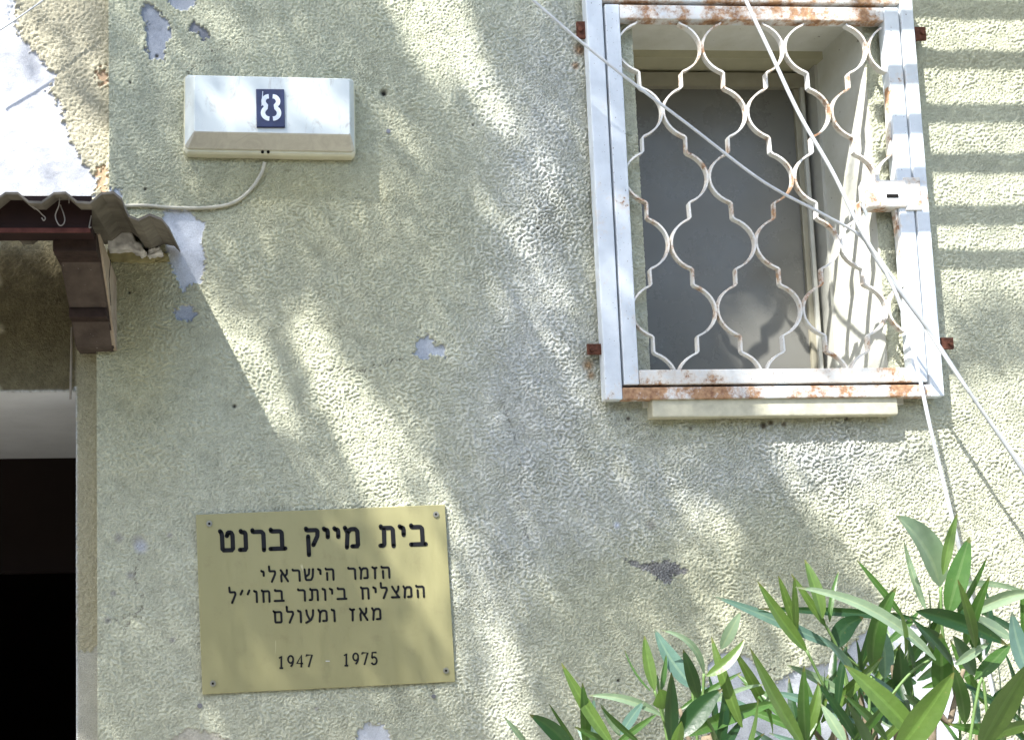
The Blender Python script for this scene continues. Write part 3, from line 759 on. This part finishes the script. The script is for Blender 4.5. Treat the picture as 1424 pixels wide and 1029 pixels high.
for i in range(len(rows)-1):
    for j in range(8):
        bm.faces.new((top[i][j], top[i][j+1], top[i+1][j+1], top[i+1][j])); bm.faces.new((bot[i][j], bot[i+1][j], bot[i+1][j+1], bot[i][j+1]))
    bm.faces.new((top[i][8], bot[i][8], bot[i+1][8], top[i+1][8]))
for j in range(8): bm.faces.new((top[-1][j], top[-1][j+1], bot[-1][j+1], bot[-1][j]))
bmesh.ops.recalc_face_normals(bm, faces=bm.faces)
build('corrugated_sheet', bm, MSHEET, cn)
# steel angle under the front edge
xb1 = W(128, 300, .30).x
zb1 = W(60, 284, .30).z; zb0 = W(60, 326, .30).z; zb2 = W(60, 314, .30).z
bm = bm_new(); box(bm, -1.7, xb1, -.306, -.300, zb2+.0005, zb1+.012); box(bm, -1.7, xb1, -.306, -.262, zb0+.002, zb2)
build('beam', bm, MBEAM, cn)
bm = bm_new(); box(bm, -1.7, xb1-.002, -.3085, -.3065, zb0, zb0+.008); build('rusty_flange', bm, simple('rusty_red_paint', (.10, .035, .028), .85, 0, .4, 40, .2), cn)
# corbel: a bracket that narrows towards the wall in steps
cx0, cx1 = W(108, 480, 0).x, W(160, 480, 0).x
prof = [(.0, W(130, 490, 0).z), (.028, W(130, 484, .02).z), (.10, W(110, 435, .10).z), (.115, W(110, 425, .11).z), (.20, W(100, 372, .20).z), (.215, W(95, 360, .215).z), (.262, W(90, 328, .262).z), (.262, zb2-.001), (.0, zb2-.001)]
bm = bm_new()
a = [bm.verts.new((cx0, -h_, z)) for h_, z in prof]; b = [bm.verts.new((cx1, -h_, z)) for h_, z in prof]
bm.faces.new(a); bm.faces.new(b[::-1])
for i in range(len(prof)): bm.faces.new((a[i], b[i], b[(i+1) % len(prof)], a[(i+1) % len(prof)]))
# continue the block into the recessed wall
bmesh.ops.recalc_face_normals(bm, faces=bm.faces); bmesh.ops.bevel(bm, geom=list(bm.edges), offset=.003, segments=2, affect='EDGES')
box(bm, cx0+.001, XE_LO+.02, -.002, .06, prof[0][1]+.004, zb2-.002)
bmesh.ops.triangulate(bm, faces=[f for f in bm.faces if len(f.verts) > 4])
build('corbel', bm, MCOR, cn)
bm = bm_new(); box(bm, cx0-.003, cx1-.001, -.268, -.19, W(95, 362, .22).z, zb2-.0015, .002)
MCH = simple('dark_corbel_paint', (.035, .022, .018), .8, 0, .4, 40, .2, .003)
build('corbel_head', bm, MCH, cn)
bm = bm_new(); box(bm, cx0+.0, cx1-.002, -.112, -.06, W(125, 444, .10).z, W(125, 430, .10).z, .003); build('corbel_step', bm, MCH, cn)
k = M('lit_corbel_side', .85, 0, .2); nn = k.noise(30, 6, .65); k.col(k.mix(k.ramp(nn, [(.3, 0.), (.7, 1.)]), (.29, .23, .17), (.43, .36, .28))); k.bump(nn, .003)  # right side of the corbel lighter: light on that face painted in
bm = bm_new()
prs = [(h_*.985, z+.003) for h_, z in prof]
a = [bm.verts.new((cx1-.003, -h_, z)) for h_, z in prs]; b = [bm.verts.new((cx1+.0035, -h_, z)) for h_, z in prs]
bm.faces.new(a); bm.faces.new(b[::-1])
for i in range(len(prs)): bm.faces.new((a[i], b[i], b[(i+1) % len(prs)], a[(i+1) % len(prs)]))
bmesh.ops.recalc_face_normals(bm, faces=bm.faces); SIDE = build('corbel_side', bm, k.m, cn)
bm = bm_new(); ribbon(bm, [(0, 0), (0, 1)], .1, .1, 0); bm.free()
bm = bm_new(); tube(bm, [Vector((cx1+.0035, W(153, 362, .1).y, W(153, 362, .1).z)), Vector((cx1+.0035, -.13, W(150, 395, .1).z)), Vector((cx1+.0035, -.10, W(146, 425, .1).z))], .0012, 5); build('crack', bm, MBLACK, SIDE)
# mortar packed between sheet and wall
def mortar(poly, h0, mat, seed):
    r = random.Random(seed); bm = bm_new(); n = 14
    P2 = [W(*p, h0) for p in poly]
    prism(bm, [(p.x, p.z) for p in P2], -h0, .004)
    bmesh.ops.triangulate(bm, faces=bm.faces); bmesh.ops.subdivide_edges(bm, edges=bm.edges, cuts=4, use_grid_fill=True)
    for v in bm.verts:
        v.co += Vector([(r.random()-.5)*.0035 for _ in range(3)])
    return build('mortar_bed', bm, mat, cn, True)
MMOR = simple('white_mortar', (.62, .61, .58), .95, 0, .3, 60, .1, .003)
mortar([(150, 318), (178, 316), (190, 335), (204, 350), (196, 353), (182, 345), (150, 346)], .035, MMOR, 3)
mortar([(207, 345), (222, 343), (226, 352), (206, 355)], .03, MMOR, 4)
MOLV = simple('olive_render', (.30, .27, .14), .95, 0, .2, 60, .1, .003)
mortar([(150, 345), (182, 343), (204, 351), (232, 352), (236, 362), (205, 364), (150, 363)], .008, MOLV, 5)  # darker olive strip along the wall below the sheet
# wire ties hanging under the sheet
MWIRE = simple('galvanised_wire', (.30, .28, .26), .5, .6)
bm = bm_new()
for pts in ([(40, 284, .33), (52, 292, .33), (58, 298, .32), (63, 303, .32), (61, 307, .32), (58, 303, .32)],
            [(83, 270, .33), (82, 285, .325), (77, 300, .32), (82, 313, .32), (88, 312, .32), (90, 303, .32), (84, 285, .32)],
            [(96, 270, .33), (96, 283, .325)], [(127, 300, .31), (124, 316, .31), (127, 316, .31)]):
    tube(bm, spline([W(*p) for p in pts], 5), .0011, 5)
build('wire_tie', bm, MWIRE, cn)

# ------------------------------------------------------------------ ground and surroundings
k = M('paving', .85, 0, .3); n = k.noise(1.5, 6); k.col(k.mix(n, (.16, .15, .13), (.24, .23, .20))); MG = k.m
bm = bm_new(); sheet(bm, 0, 0, 0, 0, 0); bm.free()
bm = bm_new(); v = [bm.verts.new(p) for p in ((-200, -200, 0), (200, -200, 0), (200, 60, 0), (-200, 60, 0))]; bm.faces.new(v)
kind(build('ground', bm, MG), 'structure')

# unseen hedge added behind the camera to block low frontal light
hd = empty('light_blocking_hedge', (0, -6.0, 0)); tag(hd, 'unseen dark hedge added across from the wall to block low frontal light', 'hedge')
MHD = simple('hedge_leaf', (.035, .065, .022), .7, 0, .4, 3, .3)
bm = bm_new(); box(bm, -9, 9, -6.9, -6.25, 0, 3.6); build('hedge_core', bm, MHD, hd)
n_ = 9000; C3 = np.stack([rng.uniform(-9, 9, n_), rng.uniform(-6.3, -6.05, n_), rng.uniform(0, 3.8, n_)], -1)
d1 = rng.standard_normal((n_, 3))*.06; d2 = rng.standard_normal((n_, 3))*.04
vv = np.stack([C3-d1, C3+d2, C3+d1, C3-d2], 1).reshape(-1, 3)
me = bpy.data.meshes.new('hedge_leaves'); me.from_pydata((vv-np.array([0, -6., 0])).tolist(), [], np.arange(n_*4).reshape(-1, 4).tolist()); me.materials.append(MHD)
kind(link('hedge_leaves', me, hd), 'stuff')

# unseen slatted panel added above the window to cast the striped shade
MLV = simple('white_slat_paint', (.7, .71, .69), .5)
HL = .25
xl0 = W(1222, 200, 0).x-1.1*HL
pan = empty('stripe_shade_screen', (xl0, -HL, 3.0)); tag(pan, 'unseen white slatted screen added above the window to cast striped shade', 'slatted screen')
shade_px = [(-75, -48), (0, 28), (72, 98), (146, 172), (214, 240), (287, 313), (349, 375), ]
shade_px = [(-290, -262), (-218, -190), (-146, -118)]+shade_px
for a_, b_ in shade_px:
    za, zb_ = W(1380, a_, 0).z+2*HL, W(1380, b_, 0).z+2*HL
    bm = bm_new(); box(bm, xl0, xl0+1.5, -HL-.004, -HL+.004, zb_+.005, za-.006); build('slat', bm, MLV, pan)
ztp = W(1380, -290, 0).z+2*HL; zbt = W(1380, 375, 0).z+2*HL
for xx in (xl0+.62, xl0+1.5):
    bm = bm_new(); box(bm, xx-.012, xx+.012, -HL+.0045, -HL+.02, zbt+.03, ztp); build('stile', bm, MLV, pan)
    for zz in (ztp-.05, zbt+.30):
        bm = bm_new(); box(bm, xx-.01, xx+.01, -HL+.0205, 0, zz-.01, zz+.01); build('bracket', bm, MLV, pan)

# ------------------------------------------------------------------ unseen tree, its leaves placed so the gaps shape the sun patches
def wallpt(x, y, h=0.):
    p = W(x, y, h); t = h          # follow the sun ray to the wall plane
    return (p.x+1.1*t, p.z-2.0*t)
LIT = [  # (transmission, softness handled by the sun), polygons in photo pixels, distance from wall
 (.85, [(240, 398), (300, 380), (350, 440), (410, 560), (425, 620), (335, 570)], 0),
 (.95, [(385, 420), (450, 430), (520, 560), (590, 715), (520, 720), (440, 570)], 0),
 (.7, [(510, 540), (565, 550), (650, 720), (600, 730)], 0),
 (1.0, [(500, -60), (620, -60), (680, 90), (725, 190), (690, 190), (640, 120), (585, 110), (550, 50)], 0),
 (.4, [(150, 10), (320, 10), (420, 100), (300, 90), (200, 90)], 0),
 (.35, [(250, 100), (480, 100), (500, 190), (300, 190)], .05),
 (.4, [(700, 190), (760, 180), (820, 420), (760, 520), (700, 330)], 0),
 (.7, [(500, 690), (640, 690), (650, 900), (660, 990), (600, 960)], 0),
 (.7, [(640, 730), (680, 740), (760, 1060), (690, 1060)], 0),
 (.9, [(1045, 560), (1340, 560), (1340, 720), (1240, 780), (1160, 740), (1100, 680)], 0),
 (.7, [(1120, 690), (1340, 690), (1340, 900), (1200, 820)], 0),
 (.35, [(900, 700), (1010, 700), (1200, 1060), (1040, 1060)], 0),
 (.75, [(1040, 800), (1110, 850), (1150, 930), (1100, 930)], 0),
 (.97, [(1225, -360), (1700, -360), (1700, 428), (1225, 420)], 0),
 (.95, [(1290, 512), (1700, 512), (1700, 1250), (1180, 1250), (1240, 760)], 0),
 (.97, [(1212, -30), (1240, -30), (1330, 560), (1225, 560), (1215, 300)], .035),
 (1., [(995, 405), (1118, 405), (1125, 480), (1075, 520), (1010, 475)], -.2),
 (.9, [(1118, 425), (1150, 425), (1152, 520), (1060, 520), (1100, 480)], -.2),
 (.97, [(-400, 100), (40, 100), (110, 150), (165, 180), (175, 330), (-400, 330)], -.03),
 (.5, [(-400, -200), (155, -200), (155, 150), (110, 150), (40, 100), (-400, 100)], -.03),
 (.9, [(-100, -60), (0, -60), (60, 60), (20, 80), (-100, 20)], -.03),
 (.25, [(850, -30), (1260, -30), (1260, 40), (850, 40)], .035),
]
polys = []
for T, pl_, h_ in LIT: polys.append((T, [wallpt(x, y, h_) for x, y in pl_]))
def revpt(x, y):                                    # a point on the right reveal, followed along the sun ray
    d = W(x, y)-CAM; q = CAM+d*((OPR-CAM.x)/d.x); return (q.x-1.1*q.y, q.z+2*q.y)
polys.append((.97, [(OPR+.03, revpt(1213, 40)[1]), (OPR+.03, revpt(1234, 560)[1])]+[revpt(*p) for p in ((1150, 560), (1150, 430), (1158, 290), (1196, 60))]))
N = 76000
U = rng.uniform(-1.3, 2.6, N); V_ = rng.uniform(.75, 3.4, N)
T = np.full(N, .125)
jit = rng.normal(0, .006, (2, N))
for tr, pl_ in polys: T = np.where(inpoly(U+jit[0], V_+jit[1], pl_), np.maximum(T, tr), T)
edge = np.clip((U-2.0)/.6, 0, 1)+np.clip((-.9-U)/.4, 0, 1)+np.clip((1.1-V_)/.35, 0, 1)+np.clip((V_-3.05)/.35, 0, 1)
T = np.clip(T+edge, 0, 1)
keep = rng.random(N) < (-np.log(T)/3.5)
U, V_ = U[keep], V_[keep]; n_ = len(U)
tt = rng.uniform(1.15, 2.6, n_)
C3 = np.stack([U-1.1*tt, -tt, V_+2.0*tt], -1)
d1 = rng.standard_normal((n_, 3)); d1 /= np.linalg.norm(d1, axis=1)[:, None]
up_ = np.array(SUNV.normalized())+.7*rng.standard_normal((n_, 3)); d2 = np.cross(up_, d1); d2 /= np.linalg.norm(d2, axis=1)[:, None]
L_ = rng.uniform(.016, .026, n_)[:, None]; Wd = L_*.5
vv = np.stack([C3-d1*L_, C3+d2*Wd, C3+d1*L_, C3-d2*Wd], 1).reshape(-1, 3)
ff = np.arange(n_*4).reshape(-1, 4)
me = bpy.data.meshes.new('foliage'); me.from_pydata(vv.tolist(), [], ff.tolist())
k = M('tree_leaf', .6); k.col(k.mix(k.noise(8, 3), (.04, .09, .02), (.08, .14, .035))); me.materials.append(k.m)
tree = empty('sun_gap_tree', (-4.3, -3.6, 0)); tag(tree, 'unseen leafy tree with leaves placed to shape sun and shade on the wall', 'tree')
fo = link('foliage', me, tree); fo.location = -Vector(tree.location); kind(fo, 'stuff'); print('leaves', n_)
MBK = simple('bark', (.16, .12, .08), .9, 0, .3, 12, .2, .01)
bm = bm_new(); tube(bm, spline([(-4.3, -3.6, 0), (-4.25, -3.6, 1.5), (-4.0, -3.4, 3.2), (-3.4, -2.9, 5.0), (-2.9, -2.8, 6.6)], 6), [.16-.12*i/24 for i in range(25)], 12); build('trunk', bm, MBK, tree, True)
for a_, b_ in (((-4.0, -3.4, 3.2), (-3.6, -1.7, 5.2)), ((-3.4, -2.9, 5.0), (-1.7, -2.5, 6.4)), ((-3.7, -3.1, 4.1), (-2.6, -3.3, 6.9))):
    bm = bm_new(); tube(bm, [a_, (Vector(a_)+Vector(b_))/2+Vector((0, 0, .15)), b_], [.07, .045, .02], 8); build('limb', bm, MBK, tree, True)

# ------------------------------------------------------------------ oleander at the lower right
def leaf_mat(name, c1, c2, back, rib):
    k = M(name, .38, 0, .45); a = k.attr('rib', 'Fac'); n = k.noise(22, 3)
    top_ = k.mix(k.ramp(k.noise(150, 3), [(.68, 0.), (.78, .5)]), k.mix(k.ramp(n, [(.3, 0.), (.7, 1.)]), c1, c2), (.22, .19, .07))
    geo = k.n.new('ShaderNodeNewGeometry').outputs['Backfacing']
    c = k.mix(geo, top_, back)
    c = k.mix(k.ramp(a, [(.0, 1.), (.10, .8), (.16, 0.)]), c, rib)
    tip = k.ramp(k.math('ADD', k.attr('along', 'Fac'), k.math('MULTIPLY', k.noise(60, 2), .12)), [(.985, 0.), (1.0, .35)])
    c = k.mix(tip, c, (.20, .12, .05))
    c = k.mix(1., c, k.ramp(k.noise(14, 4, .6), [(.3, .78), (.7, 1.12)]), 'MULTIPLY')
    k.bump(k.noise(120, 3, .5), .0006)
    k.col(c)
    tr = k.n.new('ShaderNodeBsdfTranslucent'); k.t.links.new(k.mix(.5, c, (.16, .34, .04)), tr.inputs[0])
    mx = k.n.new('ShaderNodeMixShader'); mx.inputs[0].default_value = .33
    out = k.n['Material Output']; k.t.links.new(k.b.outputs[0], mx.inputs[1]); k.t.links.new(tr.outputs[0], mx.inputs[2]); k.t.links.new(mx.outputs[0], out.inputs[0])
    return k.m
ML = {'b': leaf_mat('fresh_green_leaf', (.070, .128, .024), (.105, .165, .038), (.09, .15, .05), (.13, .22, .05)),
      'm': leaf_mat('green_leaf', (.04, .10, .02), (.065, .14, .03), (.09, .13, .06), (.11, .18, .06)),
      'd': leaf_mat('dark_green_leaf', (.012, .04, .015), (.02, .058, .022), (.05, .08, .04), (.04, .08, .03)),
      'p': leaf_mat('pale_grey_green_leaf', (.20, .29, .18), (.26, .34, .22), (.22, .31, .20), (.34, .42, .24)),
      't': leaf_mat('bluish_leaf', (.10, .18, .15), (.14, .24, .19), (.14, .22, .17), (.22, .32, .22))}
def leaf_mesh(a, b, wd, curve, face, fold=.25, n=9):
    """a base, b tip (world), wd full width in m, curve = mid-point offset vector, face = direction the blade faces"""
    a, b = Vector(a), Vector(b); mid = (a+b)/2+Vector(curve); vs = []; fs = []; rib = []; tips = leaf_mesh.tips = []
    us = (-1, -.55, -.12, .12, .55, 1)
    for i in range(n+1):
        t = i/n; p = a*(1-t)**2+mid*2*t*(1-t)+b*t*t; d = ((mid-a)*(1-t)+(b-mid)*t).normalized()
        s = d.cross(face).normalized(); nn_ = s.cross(d).normalized()
        wv = wd/2*(math.sin(math.pi*min(1, t**.8*.985+.012))**.85)*(1 if t < .97 else .4)+.0006
        for u in us:
            vs.append(p+s*u*wv+nn_*(abs(u)*fold*wv)); rib.append(abs(u)*1.0); tips.append(t)
    m_ = len(us)
    for i in range(n):
        for j in range(m_-1): fs.append((i*m_+j, i*m_+j+1, (i+1)*m_+j+1, (i+1)*m_+j))
    return vs, fs, rib
def add_leaf(a, b, wd, curve, face, mat, parent, fold=.25):
    vs, fs, rib = leaf_mesh(a, b, wd, curve, face, fold); o_ = Vector(a)
    me = bpy.data.meshes.new('leaf'); me.from_pydata([v-o_ for v in vs], [], fs)
    at = me.attributes.new('rib', 'FLOAT', 'POINT'); at.data.foreach_set('value', rib); at = me.attributes.new('along', 'FLOAT', 'POINT'); at.data.foreach_set('value', list(leaf_mesh.tips))
    for p in me.polygons: p.use_smooth = True
    me.materials.append(ML[mat]); return link('leaf', me, parent, o_-root_loc(parent))
ol = empty('oleander_shrub', W(1220, 1200, .45)*1.0); ol.location.z = 0
tag(ol, 'oleander shrub with long narrow green leaves growing up in front of the wall', 'shrub')
def c4(x, y): return (1040+x/2.948, 680+y/2.948)
def c3(x, y): return (700+x/2.947, 680+y/2.947)
HERO = [ # crop, base, tip, width(crop px), curve (crop px dx,dy), tone, h, tilt
 (c4, (787, 400), (605, 108), 175, (60, -40), 'p', .40), (c4, (800, 350), (858, 100), 44, (-8, 0), 'b', .43),
 (c4, (820, 515), (910, 195), 95, (-30, 0), 'm', .45), (c4, (855, 515), (980, 280), 30, (10, 0), 'm', .42),
 (c4, (730, 495), (640, 215), 28, (-10, 20), 'p', .38), (c4, (880, 525), (1190, 430), 60, (40, -70), 'p', .44),
 (c4, (860, 395), (1160, 430), 26, (0, -50), 'p', .36), (c4, (690, 500), (1065, 640), 80, (20, -40), 'd', .50),
 (c4, (640, 530), (448, 292), 28, (0, 0), 'm', .42), (c4, (770, 700), (195, 402), 62, (60, -110), 'p', .52),
 (c4, (700, 530), (40, 490), 38, (0, -12), 'd', .40), (c4, (242, 665), (40, 378), 62, (-10, 20), 'b', .46),
 (c4, (200, 580), (125, 355), 38, (0, 0), 'b', .44), (c4, (200, 590), (190, 360), 26, (-6, 0), 'b', .45),
 (c4, (322, 565), (178, 348), 36, (0, 10), 'b', .46), (c4, (305, 530), (232, 288), 62, (0, 0), 'b', .47),
 (c4, (335, 545), (372, 338), 20, (-30, 0), 'm', .43), (c4, (370, 655), (-135, 440), 52, (0, -20), 't', .42),
 (c4, (358, 655), (475, 525), 90, (-30, -40), 'd', .44), (c4, (520, 755), (610, 400), 90, (-110, -10), 'm', .45),
 (c4, (560, 775), (535, 545), 75, (20, 0), 't', .41), (c4, (625, 890), (620, 640), 78, (10, 0), 'd', .42),
 (c4, (235, 1060), (8, 650), 85, (-10, 20), 'b', .56), (c4, (720, 1050), (395, 720), 115, (10, -20), 'b', .60),
 (c4, (600, 1090), (845, 750), 130, (0, 20), 'b', .62), (c4, (950, 1060), (1165, 700), 150, (-10, 0), 'b', .64),
 (c4, (1170, 790), (1082, 500), 120, (-20, 10), 't', .60), (c4, (795, 860), (790, 590), 95, (0, 0), 'm', .48),
 (c4, (1080, 610), (925, 525), 80, (0, -10), 'p', .42), (c4, (560, 640), (700, 500), 30, (0, 0), 'm', .41),
 (c4, (690, 790), (560, 760), 40, (0, 10), 'd', .4), (c4, (820, 700), (690, 560), 80, (10, -20), 'd', .45),
 (c4, (930, 760), (840, 600), 90, (0, 0), 'd', .44), (c4, (930, 780), (1080, 630), 60, (10, -10), 'm', .47),
 (c4, (850, 720), (990, 630), 40, (0, -10), 'p', .49), (c4, (420, 860), (160, 720), 45, (0, -20), 'p', .43),
 (c4, (230, 1010), (290, 790), 50, (0, 0), 'b', .47), (c4, (400, 1040), (300, 880), 50, (0, 0), 'p', .52),
 (c4, (450, 960), (100, 830), 50, (0, -30), 't', .45), (c4, (600, 970), (470, 830), 60, (0, 0), 'd', .47),
 (c4, (760, 930), (640, 840), 40, (0, 0), 'm', .45), (c4, (1060, 960), (820, 960), 55, (0, 40), 'm', .5),
 (c4, (1180, 960), (960, 1040), 60, (0, -30), 'b', .55), (c4, (890, 960), (840, 720), 60, (0, 0), 'm', .5),
 (c4, (1000, 860), (1150, 800), 50, (0, 0), 'd', .46), (c4, (520, 920), (380, 640), 50, (0, 0), 'd', .43),
 (c3, (620, 825), (578, 600), 50, (-10, 0), 'b', .50), (c3, (645, 825), (667, 680), 26, (0, 0), 'm', .48),
 (c3, (785, 815), (620, 573), 85, (-20, 30), 't', .46), (c3, (822, 755), (650, 578), 32, (60, -60), 'p', .45),
 (c3, (800, 860), (737, 658), 54, (-6, 0), 'd', .50), (c3, (832, 765), (988, 615), 50, (0, 30), 'b', .50),
 (c3, (892, 655), (972, 503), 56, (-10, 0), 'p', .44), (c3, (690, 1050), (688, 750), 66, (0, 0), 'd', .55),
 (c3, (450, 1050), (238, 712), 58, (-10, 20), 'b', .56), (c3, (335, 1060), (323, 793), 50, (0, 0), 'm', .52),
 (c3, (280, 1070), (108, 923), 70, (20, -20), 'd', .55), (c3, (655, 930), (350, 845), 38, (0, -50), 'p', .47),
 (c3, (602, 825), (497, 660), 9, (-20, 20), 'm', .44), (c3, (480, 1005), (575, 870), 44, (0, 0), 't', .50),
 (c3, (720, 1020), (897, 818), 95, (0, -20), 'd', .55), (c3, (720, 905), (975, 750), 26, (0, -10), 'm', .46),
 (c3, (760, 1010), (1140, 870), 66, (0, -30), 'm', .5), (c3, (700, 960), (1070, 800), 22, (60, -70), 'p', .46),
 (c3, (100, 1050), (5, 935), 24, (0, 0), 'p', .5), (c3, (300, 1050), (188, 880), 16, (0, 10), 'm', .48),
 (c3, (478, 1010), (398, 880), 30, (0, 0), 'p', .5), (c3, (650, 900), (640, 820), 90, (20, 0), 'b', .52),
 (c3, (560, 1040), (400, 890), 24, (0, 10), 'm', .5), (c3, (700, 1060), (730, 950), 50, (0, 0), 'b', .6),
]
for i, (cf, a_, b_, wd, cv, tone, h_) in enumerate(HERO):
    r = random.Random(i*13+5)
    A = W(*cf(*a_), h_); ht = h_+r.uniform(-.03, .05); B = W(*cf(*b_), ht)
    k_ = .0014*(DIST-h_)/DIST/2.948
    cvv = Vector((cv[0]*k_, r.uniform(-.015, .012), -cv[1]*k_))
    face = Vector((r.uniform(-.45, .3), -1, r.uniform(-.2, .5))).normalized()
    add_leaf(A, B, wd*k_*.90, cvv, face, tone, ol, r.uniform(.1, .4))
MSTEM = simple('green_stem', (.10, .17, .05), .6, 0, .2, 40)
STEMS = [(c4, [(240, 660), (330, 840), (400, 960), (440, 1100)], .46), (c4, [(320, 560), (370, 660), (420, 850), (440, 1100)], .46),
         (c4, [(790, 400), (800, 600), (850, 850), (870, 1100)], .45), (c4, [(640, 880), (640, 1000), (640, 1100)], .42),
         (c3, [(822, 755), (815, 900), (800, 1080)], .47), (c3, [(620, 825), (660, 960), (680, 1080)], .5),
         (c4, [(760, 690), (660, 760), (560, 900), (500, 1100)], .5), (c4, [(1180, 800), (1000, 950), (900, 1100)], .55), (c4, [(360, 650), (560, 830), (700, 1080)], .43)]
for cf, pts, h_ in STEMS:
    P = [W(*cf(*p), h_-.005*i) for i, p in enumerate(pts)]; P.append(Vector((ol.location.x+random.uniform(-.2, .2), ol.location.y+random.uniform(-.05, .05), .0)))
    bm = bm_new(); tube(bm, spline(P, 8), .0022, 6); build('stem', bm, MSTEM, ol, True)
MWOOD = simple('grey_brown_bark', (.16, .13, .09), .85, 0, .3, 60, .2, .001)
for pts, h_ in (([(1118, 1000), (1150, 1040), (1190, 1120)], .44), ([(1236, 900), (1248, 980), (1250, 1120)], .42), ([(1340, 930), (1322, 1000), (1300, 1120)], .47), ([(945, 985), (970, 1060), (1010, 1130)], .46), ([(1190, 930), (1205, 1010), (1230, 1120)], .4), ([(1400, 960), (1380, 1030), (1350, 1120)], .45)):
    P = [W(*p, h_) for p in pts]; P.append(Vector((ol.location.x+random.uniform(-.12, .12), ol.location.y, 0)))
    bm = bm_new(); tube(bm, spline(P, 8), [.0028+.00022*i for i in range(8*(len(P)-1)+1)], 7); build('woody_stem', bm, MWOOD, ol, True)
# filler whorls lower down and behind
protos = {}
for tone in 'bmdpt':
    vs, fs, rib = leaf_mesh((0, 0, 0), (0, 0, .13), .0155, (0, -.012, 0), Vector((0, -1, .2)), .3)
    me = bpy.data.meshes.new('leaf'); me.from_pydata(vs, [], fs); at = me.attributes.new('rib', 'FLOAT', 'POINT'); at.data.foreach_set('value', rib); at = me.attributes.new('along', 'FLOAT', 'POINT'); at.data.foreach_set('value', list(leaf_mesh.tips))
    for p in me.polygons: p.use_smooth = True
    me.materials.append(ML[tone]); protos[tone] = me
rr_ = random.Random(5); cnt = 0
for i in range(85):
    x = rr_.uniform(800, 1460) if i % 3 == 0 else rr_.uniform(1110, 1460); 
    ymin = 1010 if x < 1000 else (985 if x < 1130 else 930-(x-1130)*.18)
    y = rr_.uniform(ymin, 1090); h_ = rr_.uniform(.26, .5)
    p = W(x, y, h_); o = link('leaf', protos[rr_.choice('bmmddddt')], ol, p-Vector(ol.location))
    o.rotation_euler = (rr_.uniform(-.7, .5), rr_.uniform(-1.3, 1.3), rr_.uniform(-1, 1)); s_ = rr_.uniform(.7, 1.15); o.scale = (s_, s_, s_)

for i in range(105):                                # the lower part of the shrub, below the frame
    z_ = rr_.uniform(.35, 1.36); p = Vector((ol.location.x+rr_.gauss(0, .24), ol.location.y+rr_.gauss(0, .10), z_))
    p.x = min(max(p.x, ol.location.x-.55), ol.location.x+.5); p.y = min(p.y, -.16)
    o = link('leaf', protos[rr_.choice('bmmdddt')], ol, p-Vector(ol.location))
    o.rotation_euler = (rr_.uniform(-1, .8), rr_.uniform(-1.4, 1.4), rr_.uniform(-3, 3)); s_ = rr_.uniform(.8, 1.2); o.scale = (s_, s_, s_)
bpy.context.view_layer.update()
print('tris', sum(len(o.data.polygons)*2 for o in scn.objects if o.type == 'MESH'))
